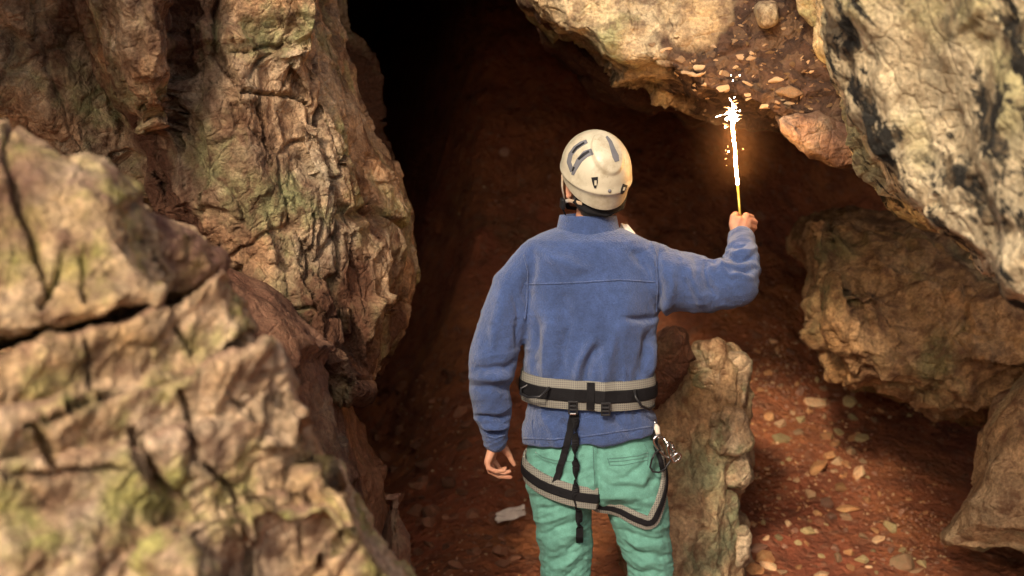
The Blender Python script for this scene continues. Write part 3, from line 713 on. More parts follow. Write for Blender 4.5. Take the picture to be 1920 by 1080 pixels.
# ================================================================== THE CLIMBER
PX = 1 / 600.0                                   # metres per photo pixel at the climber
PY = 4.45
def fabric(name, col, scale, bump, rough=.9, sheen=.3, var=.12, grid=None):
    m = NT(name); p = m.obj()
    n = m.noise(p, scale, 3, .7); big = m.noise(p, 9, 4)
    c = m.mix(1.0, col, m.ramp(big, [(.3, 1 - var), (.7, 1 + var)]), 'MULTIPLY')
    c = m.mix(1.0, c, m.ramp(n, [(.3, .80), (.7, 1.2)]), 'MULTIPLY')
    c = m.mix(1.0, c, m.ramp(m.noise(p, 45, 4, .6), [(.3, 1 - var * .9), (.7, 1 + var * .9)]), 'MULTIPLY')
    h = n
    m.set(Base_Color=c, Roughness=rough); m.b.inputs['Sheen Weight'].default_value = sheen; m.b.inputs['Sheen Roughness'].default_value = .5
    m.b.inputs['Specular IOR Level'].default_value = .15
    m.bump(h, bump, .01); return m.m
M['fleece'] = fabric('blue_fleece', (.045, .078, .200), 190, .7, sheen=.30, var=.17)
M['cotton'] = fabric('mint_cotton', (.115, .285, .235), 420, .25, sheen=.05, var=.16)
M['web'] = fabric('black_webbing', (.009, .0085, .010), 500, .3, .75, .0)
M['blackplastic'] = plain('black_plastic', (.018, .018, .02), .35)
M['seam_cotton'] = fabric('cotton_seam', (.07, .18, .15), 300, .2)
M['boot'] = plain('boot_leather', (.05, .035, .025), .7)
def pad_mat():
    m = NT('grey_ripstop'); p = m.obj()
    g = None
    for ax in (0, 1, 2):
        pass
    sx = m.n('ShaderNodeSeparateXYZ'); m.link(p, sx.inputs[0])
    lines = []
    for k in (0, 2):
        f = m.math('FRACT', m.math('MULTIPLY', sx.outputs[k], 150.0))
        lines.append(m.math('LESS_THAN', f, .3))
    l = m.math('MAXIMUM', lines[0], lines[1])
    c = m.mix(l, (.13, .125, .115), (.25, .24, .205))
    m.set(Base_Color=c, Roughness=.8); m.bump(m.noise(p, 300, 2), .2, .005); return m.m
M['pad'] = pad_mat()
def skin_mat():
    m = NT('skin'); p = m.obj()
    c = m.mix(m.ramp(m.noise(p, 22, 4), [(.35, 0.0), (.7, 1.0)]), (.52, .27, .17), (.44, .19, .12))
    m.set(Base_Color=c, Roughness=.55); m.b.inputs['Subsurface Weight'].default_value = .12; m.b.inputs['Subsurface Radius'].default_value = (.01, .004, .002)
    m.b.inputs['Subsurface Scale'].default_value = .3
    m.bump(m.noise(p, 160, 4), .15, .01); return m.m
M['skin'] = skin_mat()
M['hair'] = plain('dark_grey_hair', (.075, .064, .058), .6, var=.6, scale=120)
def helmet_mat():
    m = NT('helmet_shell'); p = m.obj()
    n = m.noise(p, 14, 6, .65); f = m.noise(m.map(p, loc=(3, 1, 2)), 90, 4, .7)
    c = m.mix(m.ramp(n, [(.46, 0.0), (.70, .8)]), (.52, .47, .35), (.26, .205, .125))
    c = m.mix(m.ramp(f, [(.63, 0.0), (.70, .7)]), c, (.25, .19, .12))
    m.set(Base_Color=c, Roughness=m.ramp(n, [(.4, .33), (.7, .6)])); m.b.inputs['Specular IOR Level'].default_value = .45
    return m.m
M['helmet'] = helmet_mat()
M['helmgrey'] = plain('grey_rubber', (.14, .14, .155), .55)
M['strap_tan'] = fabric('tan_strap', (.42, .31, .21), 300, .2)
M['steel'] = plain('polished_steel', (.62, .61, .60), .22, 1.0)
M['white_cloth'] = plain('pale_cloth', (.62, .56, .48), .8)
M['gold'] = plain('gold_foil_tube', (.62, .50, .10), .35, .6)

def oval_ring(cx, cy, cz, rx, ry, n=40, e=2.3, tiltz=0.0, front=1.0):
    out = []
    for i in range(n):
        a = 2 * math.pi * i / n; c, s_ = math.cos(a), math.sin(a)
        x = math.copysign(abs(c) ** (2 / e), c) * rx; y = math.copysign(abs(s_) ** (2 / e), s_) * ry * (front if s_ > 0 else 1)
        out.append(Vector((cx + x, cy + y, cz + x * tiltz)))
    return out
def torso(rows, bag, tilt0=0.0):
    rings = []
    for (py, xl, xr, d, yc) in rows:
        a = W(xl, py, yc); c = W(xr, py, yc)
        rings.append(oval_ring((a.x + c.x) / 2, yc, a.z, (c.x - a.x) / 2, d, tiltz=tilt0 if py > 784 else 0))
    bag.rings(rings)
def limb(bag, pts, n=20):
    """pts: (px, py, Y, radius in px)"""
    bag.capsules([W(a, b_, y) for a, b_, y, r in pts], [r * PX for *_, r in pts], n)

person = empty('person', (W(1105, 740, PY).x, PY, 0), 'person seen from behind in a blue fleece and mint trousers, holding up a lit flare', 'person')
# ------------------------------------------------------------------ skin: one continuous body
HEAD_C = W(1114, 338, 4.47)
HR = Matrix.Rotation(R(20), 3, 'Z') @ Matrix.Rotation(R(20), 3, 'X') @ Matrix.Rotation(R(-4), 3, 'Y')
def HL(x, y, z): return HEAD_C + HR @ Vector((x, y, z))
bb = Bag()
bb.ball(HL(0, -.012, .02), (.076, .096, .092), 24, 16, HR)
bb.ball(HL(0, .030, -.045), (.060, .060, .072), 20, 14, HR)
bb.capsules([HL(0, .070, -.090), HL(0, .078, -.098)], [.022, .018])                       # chin
bb.capsules([HL(0, .084, .012), HL(0, .100, -.022), HL(0, .098, -.034)], [.010, .012, .014])   # nose
bb.ball(HL(0, .083, -.060), (.026, .012, .006), 12, 8, HR); bb.ball(HL(0, .082, -.069), (.022, .012, .007), 12, 8, HR)   # lips
for s in (-1, 1):
    bb.ball(HL(.031 * s, .074, .016), (.014, .010, .010), 12, 8, HR)                       # eyes
    bb.capsules([HL(.018 * s, .086, .030), HL(.045 * s, .076, .031)], [.006, .006])        # brows
    # ear: rim and lobe
    E = [HL(s * (.078 + .006), -.004 + .020 * math.cos(t), -.020 + .030 * math.sin(t)) for t in [k * math.pi / 5 for k in range(-2, 9)]]
    bb.capsules(E, [.0050] * len(E), 8); bb.ball(HL(s * .078, -.004, -.020), (.006, .018, .028), 12, 8, HR); bb.ball(HL(s * .082, .004, -.049), .008)
nb = W(1102, 450, 4.475)
bb.capsules([HL(0, -.02, -.03), HL(0, -.02, -.08), nb], [.060, .054, .050], 20)
# trunk and limbs (under the clothes)
bb.capsules([nb, W(1103, 520, 4.46), W(1103, 700, 4.46), W(1103, 850, 4.46)], [.055, .09, .085, .09], 16)
bb.capsules([W(1103, 480, 4.46), W(1005, 490, 4.45), W(925, 660, 4.40), W(927, 828, 4.43)], [.06, .040, .026, .022], 14)
bb.capsules([W(1103, 480, 4.46), W(1215, 500, 4.46), W(1375, 532, 4.42), W(1390, 450, 4.57)], [.06, .042, .028, .022], 14)
for xs in ([(1065, 880), (1056, 960), (1060, 1080), (1070, 1330)], [(1150, 880), (1195, 960), (1222, 1080), (1240, 1330)]):
    bb.capsules([W(a, c, 4.46) for a, c in xs], [.075, .07, .052, .04], 14)
# left hand hanging, fingers curled
def chain(pts, rads): bb.capsules([W(*p) for p in pts], rads, 10)
chain([(927, 822, 4.43), (926, 836, 4.432)], [.023, .022])
for kx, ky, kY in ((914, 866, 4.405), (914, 868, 4.425), (917, 867, 4.447), (923, 861, 4.467)):
    chain([(925, 836, 4.432), ((925 + kx) / 2, (836 + ky) / 2, (4.432 + kY) / 2), (kx, ky, kY)], [.018, .0145, .0118])
chain([(914, 866, 4.405), (916, 878, 4.398), (930, 884, 4.396), (946, 882, 4.400)], [.0105, .0092, .0080, .0070])
chain([(914, 868, 4.425), (919, 884, 4.419), (936, 893, 4.418), (957, 895, 4.424)], [.0112, .0098, .0086, .0072])
chain([(917, 867, 4.447), (926, 884, 4.450), (942, 889, 4.456), (955, 884, 4.458)], [.0112, .0098, .0086, .0072])
chain([(923, 861, 4.467), (932, 872, 4.474), (938, 881, 4.480), (948, 878, 4.482)], [.0108, .0094, .0082, .0070])
chain([(934, 834, 4.443), (946, 842, 4.450), (955, 854, 4.455), (959, 863, 4.456), (964, 871, 4.456)], [.018, .0155, .0100, .0092, .0076])
# right hand closed round the flare
HY = 4.585
chain([(1391, 455, 4.565), (1390, 440, 4.575)], [.023, .023])
KN = [(1399, 405, HY + .004), (1403, 414, HY + .002), (1403, 424, HY), (1400, 433, HY)]
for k, (kx, ky, kY) in enumerate(KN):
    chain([(1389, 440, 4.572), ((1387 + kx) / 2, (434 + ky) / 2, (4.568 + kY) / 2), (kx, ky, kY)], [.019, .0175, .0125])
    g = [.0118, .0118, .0110, .0098][k]; ext = [1, 3, 2, 0][k]
    chain([(kx, ky, kY), (kx + 9 + ext, ky + 3, kY + .030), (kx + 1 + ext, ky + 5, kY + .055), (kx - 13, ky + 5, kY + .048), (kx - 20, ky + 4, kY + .032)], [g, g * .95, g * .88, g * .82, g * .7])
chain([(1379, 436, 4.575), (1374, 420, 4.577), (1375, 407, 4.585), (1379, 402, 4.600), (1387, 405, 4.620)], [.0165, .0135, .0118, .0108, .0085])
chain([(1380, 432, 4.572), (1386, 412, 4.575)], [.0165, .0135])
me = remesh(bb.mesh(), .0032, 3, .5)
body = link_mesh('body', me, M['skin'], person)
# hair: short, below the helmet and at the nape
hb = Bag(); rnd = random.Random(2)
hb.ball(HL(0, -.020, .012), (.080, .092, .098), 24, 16, HR)
hb.capsules([HL(-.050, -.066, -.030), HL(0, -.088, -.040), HL(.050, -.066, -.030)], [.022, .022, .022])
hb.capsules([HL(-.040, -.050, -.082), HL(0, -.066, -.092), HL(.040, -.050, -.082)], [.018, .018, .018])
hb.capsules([HL(-.062, -.030, -.040), HL(-.050, -.050, -.07)], [.018, .016]); hb.capsules([HL(.062, -.030, -.040), HL(.050, -.050, -.07)], [.018, .016])
hb.capsules([HL(-.042, -.064, -.058), HL(0, -.078, -.066), HL(.042, -.064, -.058)], [.016, .017, .016])
hb.capsules([HL(-.071, .010, .010), HL(-.072, .012, -.012)], [.012, .008]); hb.capsules([HL(.071, .010, .010), HL(.072, .012, -.012)], [.012, .008])
me = remesh(hb.mesh(), .0035, 2)
co = get_co(me); no = get_no(me)
set_co(me, co + no * (.0035 * fbm(co * np.array([1, 1, .25]), 170, 3, 5))[:, None])
link_mesh('hair', me, M['hair'], person)

# folds in cloth: ridges and valleys laid along paths on the side facing back
def folds(co, no, lst):
    X, Yp = to_px(co.astype(np.float64)); out = np.zeros(len(co))
    X = X + 9 * fbm(co, 13, 3, 301); Yp = Yp + 9 * fbm(co, 13, 3, 302)
    face = sstep(.15, -.25, no[:, 1])
    for amp, wd, pts in lst:
        best, tt = path_field(X, Yp, pts)
        taper = np.sin(np.pi * np.clip(tt, .04, .96)) ** .6
        out += amp * taper * np.exp(-(best / (wd * (.6 + .4 * taper))) ** 2) * face
    return out
# ------------------------------------------------------------------ fleece jacket
jb = Bag()
torso([(426, 1044, 1162, .062, 4.475), (436, 1014, 1190, .078, 4.47), (447, 988, 1214, .094, 4.465), (459, 973, 1226, .102, 4.462), (480, 966, 1234, .112, 4.46), (530, 970, 1238, .124, 4.455), (600, 979, 1234, .130, 4.455), (655, 982, 1230, .130, 4.455), (690, 980, 1227, .128, 4.455), (712, 982, 1224, .123, 4.457),
       (742, 990, 1217, .114, 4.46), (766, 986, 1221, .120, 4.46), (786, 978, 1229, .129, 4.46), (803, 975, 1233, .134, 4.46), (817, 978, 1231, .134, 4.46)], jb, .09)
limb(jb, [(1006, 490, 4.455, 46), (968, 540, 4.45, 47), (946, 600, 4.43, 46), (926, 668, 4.40, 47), (919, 720, 4.395, 42), (924, 780, 4.41, 36), (928, 815, 4.425, 26), (929, 826, 4.43, 24)])
limb(jb, [(1150, 476, 4.46, 34), (1200, 484, 4.455, 38), (1225, 492, 4.455, 40)])
limb(jb, [(1200, 505, 4.455, 54), (1250, 524, 4.455, 60), (1300, 532, 4.45, 56), (1345, 534, 4.43, 50), (1378, 528, 4.42, 45), (1389, 500, 4.46, 38), (1391, 470, 4.52, 31), (1391, 448, 4.56, 25)])
me = remesh(jb.mesh(), .0045, 7, .5)
co = get_co(me); no = get_no(me)
def seg_param(p, a, b_):
    a = np.array(a); d = np.array(b_) - a; L = np.linalg.norm(d); t = (p - a) @ (d / L); r = p - a - np.outer(t, d / L); return t / L, np.linalg.norm(r, axis=1), L
d = .006 * fbm(co * np.array([1.0, 1.0, .4]), 8, 2, 4) + .0035 * fbm(co, 17, 3, 6)
# gathers above and below the belt
zb = W(1105, 742, PY).z
tor = sstep(.19, .15, np.abs(co[:, 0] - W(1105, 742, PY).x) - .02) * (co[:, 2] < 1.6)
g = fbm(np.stack([co[:, 0] * 16, co[:, 1] * 8, co[:, 2] * 2.2], 1), 1.0, 2, 12, .5, True)
d += tor * .013 * (g - .2) * np.exp(-((co[:, 2] - zb - .05) / .13) ** 2)
g2 = vnoise(np.stack([co[:, 0] * 11 + co[:, 2] * 3, co[:, 1] * 4, co[:, 2] * 2.2], 1), 31)
d += tor * .010 * g2 * sstep(1.45, 1.25, co[:, 2])
# sleeves: folds crossing the arm near elbow and wrist
for A, B, seed_, amp in ((W(946, 600, 4.43), W(919, 720, 4.395), 41, .004), (W(919, 720, 4.395), W(928, 826, 4.43), 42, .005), (W(1250, 524, 4.455), W(1378, 528, 4.42), 43, .006), (W(1378, 528, 4.42), W(1391, 448, 4.56), 44, .007)):
    t, r, L = seg_param(co, A, B)
    m_ = sstep(-.35, -.05, t) * sstep(1.3, 1.0, t) * sstep(.15, .10, r)
    ax = (Vector(B) - Vector(A)).normalized(); up_ = ax.cross(Vector((0, 1, 0))).normalized()
    s1 = t * L; s2 = co @ np.array(up_); s3 = co[:, 1]
    f = fbm(np.stack([s1 * 26 + s2 * 11, s2 * 8, s3 * 8], 1), 1.0, 2, seed_, .5, True)
    d += m_ * amp * (f - .15)
d += 2.2 * folds(co, no, [(.008, 11, [(1240, 602), (1255, 560), (1262, 515)]), (-.007, 6, [(1234, 470), (1240, 520), (1236, 588)]), (.007, 10, [(1290, 498), (1300, 545), (1335, 578)]), (-.007, 7, [(1326, 490), (1318, 520), (1345, 562)]),
    (.008, 8, [(1345, 488), (1370, 512), (1408, 522)]), (-.010, 6, [(1350, 497), (1385, 515), (1414, 500)]), (-.008, 5, [(1360, 478), (1390, 492), (1417, 476)]), (.006, 6, [(1360, 468), (1390, 480), (1418, 462)]), (-.006, 4, [(1364, 459), (1385, 462), (1400, 452)]),
    (.007, 9, [(1080, 722), (1090, 682), (1112, 636)]), (-.008, 8, [(1094, 722), (1104, 690), (1124, 648)]), (.006, 12, [(1132, 716), (1140, 660), (1150, 615)]), (.006, 14, [(1030, 716), (1022, 660), (1032, 595)]), (-.008, 10, [(1196, 716), (1205, 660), (1224, 615)]),
    (.007, 10, [(1214, 705), (1222, 670), (1226, 640)]), (-.007, 10, [(1000, 705), (1010, 650), (1000, 585)]), (-.005, 12, [(1055, 715), (1050, 660), (1062, 610)]), (-.008, 7, [(888, 690), (930, 704), (964, 680)]), (-.008, 7, [(878, 722), (920, 738), (957, 724)]),
    (.006, 8, [(880, 706), (922, 720), (960, 704)]), (-.008, 5, [(892, 780), (925, 793), (957, 776)]), (.006, 5, [(900, 798), (930, 810), (953, 796)]), (-.006, 4, [(903, 808), (930, 818), (950, 806)]), (-.005, 6, [(962, 550), (978, 610), (972, 660)]), (.007, 14, [(945, 530), (936, 600), (920, 660)]),
    (-.005, 10, [(1000, 470), (985, 520), (990, 570)]), (-.004, 16, [(1060, 545), (1052, 580), (1058, 620)]), (.005, 20, [(1165, 545), (1172, 590), (1168, 640)]), (.005, 12, [(1020, 780), (1030, 800), (1045, 828)]), (-.005, 10, [(1050, 785), (1065, 805), (1100, 815)]),
    (-.005, 12, [(1150, 780), (1165, 800), (1200, 812)]), (.006, 12, [(1010, 470), (1060, 500), (1110, 505)]), (-.006, 9, [(1180, 470), (1210, 490), (1222, 530)]), (-.007, 7, [(1170, 590), (1205, 600), (1235, 590)])])
set_co(me, co + no * d[:, None])
jacket = link_mesh('fleece_jacket', me, M['fleece'], person)
J_BVH = bvh_of(jacket)
# hollow stand-up collar
rings = []
col_rows = [(442, 1040, 1168, .070, 4.468), (430, 1043, 1163, .066, 4.466), (418, 1046, 1159, .064, 4.464), (404, 1049, 1156, .063, 4.462)]
for py, xl, xr, dd, yc in col_rows:
    a = W(xl, py, yc); c = W(xr, py, yc); rings.append(oval_ring((a.x + c.x) / 2, yc, a.z, (c.x - a.x) / 2, dd, 48, 2.1))
for py, xl, xr, dd, yc in [(402, 1051, 1154, .060, 4.462), (405, 1054, 1151, .056, 4.462), (430, 1050, 1155, .056, 4.466)]:
    a = W(xl, py, yc); c = W(xr, py, yc); rings.append(oval_ring((a.x + c.x) / 2, yc, a.z, (c.x - a.x) / 2, dd, 48, 2.1))
cb = Bag(); cb.rings(rings, cap=False); me = cb.mesh()
co = get_co(me); co[:, 2] += .004 * fbm(co, 12, 2, 3); co[:, :2] += (.003 * fbm(co, 18, 2, 8))[:, None]; set_co(me, co)
col_o = link_mesh('collar', me, M['fleece'], jacket); sb = col_o.modifiers.new('s', 'SUBSURF'); sb.levels = 1; sb.render_levels = 2

def path_px(pts, step=4):
    out = []
    for a, b_ in zip(pts, pts[1:]):
        n = max(1, int(math.hypot(a[0] - b_[0], a[1] - b_[1]) / step))
        for k in range(n): out.append(tuple(a[i] + (b_[i] - a[i]) * k / n for i in range(len(a))))
    out.append(tuple(pts[-1])); return out
def seam(bvh, pts, r, name, mat, parent, lift=0.0):
    P = []
    for q in path_px(pts):
        h, n = hit(bvh, *q)
        if h is not None: P.append(h + n * lift)
    return Bag().tube(P, r, 6).build(name, mat, parent)
for spth in ([(984, 533), (1040, 532), (1100, 529), (1160, 525), (1228, 529)], [(983, 478), (990, 510), (989, 560), (984, 600)], [(1222, 452), (1230, 480), (1233, 540), (1230, 585)],
           [(982, 822), (1040, 824), (1100, 818), (1170, 808), (1222, 800)], [(1000, 785), (998, 800), (1003, 830)], [(912, 817), (928, 822), (946, 816)]):
    seam(J_BVH, spth, .0026, 'seam', M['fleece'], jacket, .0012)

# ------------------------------------------------------------------ trousers
tb = Bag()
torso([(800, 1000, 1216, .105, 4.46), (830, 990, 1232, .122, 4.46), (860, 986, 1240, .132, 4.458), (890, 985, 1246, .134, 4.455), (915, 986, 1248, .128, 4.455), (932, 995, 1240, .10, 4.46)], tb)
limb(tb, [(1050, 890, 4.455, 62), (1053, 930, 4.455, 62), (1056, 970, 4.455, 57), (1059, 1030, 4.46, 51), (1061, 1090, 4.465, 46), (1063, 1200, 4.48, 42), (1064, 1320, 4.48, 42)])
limb(tb, [(1180, 890, 4.455, 64), (1190, 930, 4.455, 62), (1200, 970, 4.455, 57), (1213, 1030, 4.46, 48), (1222, 1085, 4.465, 43), (1232, 1200, 4.48, 41), (1236, 1320, 4.48, 41)])
me = remesh(tb.mesh(), .0045, 5, .5)
co = get_co(me); no = get_no(me)
x_, y_, z_ = co[:, 0], co[:, 1], co[:, 2]
side = np.where(x_ > W(1117, 900, PY).x, 1.0, -1.0)
xc = (x_ - W(1117, 900, PY).x) * side
zc = W(1117, 930, PY).z
f1 = fbm(np.stack([xc * 7 - z_ * 3, y_ * 5, z_ * 30 + xc * 16], 1), 1.0, 3, 71, .55, True)     # drag lines fanning from the crotch
f2 = fbm(np.stack([x_ * 14, y_ * 10, z_ * 22], 1), 1.0, 3, 72, .55, True)
f3 = fbm(np.stack([xc * 22 + z_ * 9, y_ * 9, z_ * 8 - xc * 5], 1), 1.0, 2, 73)
leg = sstep(zc + .07, zc - .06, z_)
dd = (1 - leg) * (.004 * f1 + .003 * f3) + leg * (.0040 * f1 + .0035 * f2 + .005 * f3) - .002
# centre back seam
dd -= .008 * np.exp(-(xc / .010) ** 2) * sstep(zc - .02, zc + .03, z_)
# knees bunch up
dd += leg * .004 * fbm(np.stack([x_ * 6, y_ * 6, z_ * 34 + x_ * 14], 1), 1.0, 2, 75, .5, True) * sstep(.62, .5, z_)
dd += 1.0 * folds(co, no, [(-.007, 5, [(1112, 932), (1060, 955), (1008, 952)]), (.006, 7, [(1110, 945), (1060, 972), (1005, 975)]), (-.007, 5, [(1108, 962), (1060, 992), (1010, 1000)]), (.006, 7, [(1104, 985), (1055, 1015), (1015, 1020)]), (-.007, 6, [(1104, 1005), (1050, 1035), (1018, 1065)]),
    (.006, 7, [(1100, 1030), (1060, 1055), (1025, 1085)]), (-.006, 5, [(1103, 1050), (1075, 1068), (1050, 1090)]), (-.007, 6, [(1125, 905), (1170, 928), (1236, 900)]), (.006, 8, [(1130, 925), (1175, 945), (1246, 930)]), (-.008, 5, [(1128, 944), (1175, 968), (1250, 955)]), (.006, 7, [(1145, 965), (1195, 998), (1255, 985)]),
    (-.008, 5, [(1158, 995), (1210, 1020), (1258, 1008)]), (.006, 6, [(1168, 1015), (1215, 1035), (1260, 1022)]), (-.008, 5, [(1174, 1035), (1220, 1052), (1260, 1040)]), (.006, 6, [(1178, 1050), (1222, 1066), (1262, 1052)]), (-.007, 5, [(1182, 1066), (1220, 1080), (1262, 1070)]),
    (-.006, 5, [(1215, 845), (1205, 885), (1150, 905)]), (.005, 8, [(1225, 850), (1220, 890), (1190, 915)]), (-.005, 5, [(1235, 850), (1232, 890), (1215, 920)]), (-.006, 7, [(1005, 855), (1040, 875), (1075, 900)]), (-.005, 7, [(1100, 850), (1085, 880), (1100, 915)]), (.006, 12, [(1035, 845), (1045, 870), (1060, 880)]), (-.006, 6, [(1115, 880), (1130, 915), (1120, 935)])])
set_co(me, co + no * dd[:, None])
trousers = link_mesh('trousers', me, M['cotton'], person)
T_BVH = bvh_of(trousers)
for spth in ([(1004, 848), (1020, 858), (1045, 864), (1075, 866)], [(1004, 853), (1022, 864), (1048, 870)], [(1142, 866), (1170, 864), (1198, 860), (1214, 855)], [(1142, 860), (1170, 858), (1198, 854), (1214, 849)], [(1139, 858), (1143, 872), (1170, 872), (1216, 862)],
           [(1112, 838), (1113, 870), (1115, 910)], [(1120, 838), (1121, 850)], [(1208, 832), (1216, 850), (1214, 872)]):
    seam(T_BVH, spth, .0017, 'pocket_seam' if len(spth) > 3 else 'seam', M['seam_cotton'], trousers)
for xb in (1064, 1237):
    q = W(xb, 1330, 4.48); ob = Bag()
    ob.capsules([Vector((q.x, 4.47, .14)), Vector((q.x, 4.46, .07)), Vector((q.x, 4.52, .055)), Vector((q.x, 4.64, .045))], [.055, .056, .052, .043], 16)
    ob.box((q.x, 4.53, .015), (.095, .30, .03))
    bme = remesh(ob.mesh(), .006, 4); link_mesh('boot', bme, M['boot'], person)

# ------------------------------------------------------------------ helmet
HC = HEAD_C + HR @ Vector((0, -.008, .030))
helmet = empty('climbing_helmet', HC, 'scuffed cream climbing helmet with grey vents on the climber\'s head', 'helmet')
def HP(x, y, z): return HC + HR @ Vector((x, y, z))
def helm_pt(a, s):
    """a: azimuth (0 = back), s: 0 crown .. 1 ridge .. 1.3 lower edge"""
    back = .5 + .5 * math.cos(a)
    if s <= 1:
        th = s * math.pi / 2 * 1.10
        rho, z = math.sin(min(th, math.pi / 2)) if th < math.pi / 2 else 1.0 - .02 * (th - math.pi / 2), math.cos(th)
        el = math.pi / 2 - th
        aa = (a + math.pi) % (2 * math.pi) - math.pi
        lift = float(sstep(0, .13, np.float64(el - (.27 + .95 * aa * aa)))) * .0075 if abs(aa) < 1.2 else 0
        k = 1 + lift / .12
        flare = 1 + .035 * float(sstep(.88, 1.0, np.float64(s)))
        return HP(.107 * rho * k * flare * math.sin(a), -(.133 if math.cos(a) > 0 else .128) * rho * k * flare * math.cos(a), .128 * z * k + .006 + .030 * (1 - back) * s ** 3)
    t = (s - 1) / .3
    drop = .012 + .050 * back ** 1.5
    edge = helm_pt(a, 1.0) - HC; l = HR.inverted() @ edge
    kk = 1 - .045 * min(1, t * 4) - .085 * t * back
    return HP(l.x * kk, l.y * kk, l.z - drop * t)
na = 96; ss = [.001] + [k / 46 for k in range(1, 47)] + [1.012, 1.03, 1.06, 1.10, 1.15, 1.2, 1.25, 1.29, 1.3]
rings = [[helm_pt(2 * math.pi * i / na, s) for i in range(na)] for s in ss]
inn = [[HC + (helm_pt(2 * math.pi * i / na, s) - HC) * .955 for i in range(na)] for s in (1.3, 1.15, 1.0, .8, .6, .4, .2, .01)]
hbg = Bag(); hbg.rings(rings + inn, cap=True)
shell = hbg.build('shell', M['helmet'], helmet)
sb = shell.modifiers.new('s', 'SUBSURF'); sb.levels = 1; sb.render_levels = 1
H_BVH = bvh_of(shell)
def ribbon(bvh, pts, name, mat, parent, lift=.0012, n=5, step=2, down=.004):
    """a strip of varying width lying on a surface; pts = (px, py, width px)"""
    P = path_px(pts, step); rows = []; nr = []
    for k, (x, y, wd) in enumerate(P):
        a = P[max(0, k - 1)]; c = P[min(len(P) - 1, k + 1)]
        tx, ty = c[0] - a[0], c[1] - a[1]; L = math.hypot(tx, ty) or 1; nx, ny = -ty / L, tx / L
        row = []
        for i in range(n):
            u = (i / (n - 1) - .5) * wd
            h, nn = hit(bvh, x + nx * u, y + ny * u)
            if h is None: break
            row.append((h, nn))
        if len(row) == n: rows.append(row)
    top = [p + q * (lift - (down if i in (0, n - 1) else 0) * .0) for r in rows for i, (p, q) in enumerate(r)]
    bot = [p - q * down for r in rows for (p, q) in r]
    m = len(rows); fs = []
    for k in range(m - 1):
        for i in range(n - 1):
            fs.append((k * n + i, k * n + i + 1, (k + 1) * n + i + 1, (k + 1) * n + i))
            o_ = m * n; fs.append((o_ + k * n + i, o_ + (k + 1) * n + i, o_ + (k + 1) * n + i + 1, o_ + k * n + i + 1))
        for i in (0, n - 1): fs.append((k * n + i, (k + 1) * n + i, m * n + (k + 1) * n + i, m * n + k * n + i))
    for k in (0, m - 1):
        for i in range(n - 1): fs.append((k * n + i, k * n + i + 1, m * n + k * n + i + 1, m * n + k * n + i))
    return Bag().add(top + bot, fs).build(name, mat, parent, smooth=False)
vent = ribbon(H_BVH, [(1101, 265, 7), (1090, 270, 9), (1079, 278, 9), (1070, 290, 8), (1067, 304, 8), (1073, 322, 7)], 'vent', M['helmgrey'], helmet)
v2 = ribbon(H_BVH, [(1111, 284, 12), (1098, 289, 13), (1087, 300, 11), (1078, 316, 9), (1074, 328, 5)], 'vent', M['helmgrey'], helmet, .0013)
ribbon(H_BVH, [(1096, 268, 3), (1082, 277, 4), (1074, 287, 3)], 'slot', M['blackplastic'], vent, .0024)
ribbon(H_BVH, [(1105, 284, 4), (1095, 290, 5.5), (1085, 299, 4)], 'slot', M['blackplastic'], v2, .0024)
ribbon(H_BVH, [(1077, 313, 3.5), (1074, 321, 3)], 'slot', M['blackplastic'], v2, .0024)
ribbon(H_BVH, [(1137, 256, 4), (1144, 266, 7), (1149, 280, 9), (1154, 293, 12), (1157, 303, 8)], 'rear_stripe', M['helmgrey'], helmet, .0012)
for c1, c2 in (([(1115, 332, 12), (1116, 342, 10), (1116, 353, 3)], [(1117, 338, 4), (1117, 347, 4)]), ([(1172, 346, 9), (1168, 355, 8), (1165, 363, 4)], [(1170, 351, 3), (1168, 357, 3)])):
    cl = ribbon(H_BVH, c1, 'lamp_clip', M['blackplastic'], helmet, .0022)
    ribbon(H_BVH, c2, 'clip_tongue', M['helmet'], cl, .0032)
h, n = hit(H_BVH, 1143, 358)
if h is not None: Bag().ball(h, (.0055, .0055, .0055), 12, 8).build('rivet', M['helmgrey'], helmet)
# cradle at the nape and chin straps
Bag().tube([HP(-.080, -.045, -.062), HP(-.055, -.085, -.080), HP(0, -.103, -.090), HP(.055, -.085, -.080), HP(.080, -.045, -.062)], [.004] * 5, 10, flat=[.016, .017, .017, .017, .016], up=(0, -1, 0)).build('nape_cradle', M['web'], helmet)
def strap(pts, w_, th, name, mat, parent, up=(0, 1, 0)):
    return Bag().tube(pts, [th] * len(pts), 10, flat=[w_] * len(pts), up=up).build(name, mat, parent)
for s in (-1, 1):
    e0 = HP(.098 * s, .035, -.015); jn = HP(.085 * s, .030, -.105)
    strap([e0, HP(.096 * s, .034, -.055), jn], .008, .0015, 'chin_strap', M['strap_tan'] if s < 0 else M['web'], helmet, up=HR @ Vector((s, 0, 0)))
    strap([HP(.072 * s, -.078, -.064), HP(.092 * s, -.02, -.078), jn], .006, .0015, 'rear_strap', M['strap_tan'] if s < 0 else M['web'], helmet, up=HR @ Vector((s, 0, 0)))
    strap([jn, HP(.060 * s, .055, -.140), HP(0, .070, -.160)], .008, .0015, 'chin_strap', M['web'], helmet)
    bk = Bag().box(jn + HR @ Vector((.006 * s, 0, -.006)), (.014, .024, .034), HR).build('strap_buckle', M['blackplastic'], helmet, bevel=.003)
    Bag().tube([jn + HR @ Vector((.008 * s, 0, -.02)), HP(.082 * s, .020, -.150)], [.002, .002], 8, flat=[.007, .007]).build('strap_tail', M['web'], helmet)
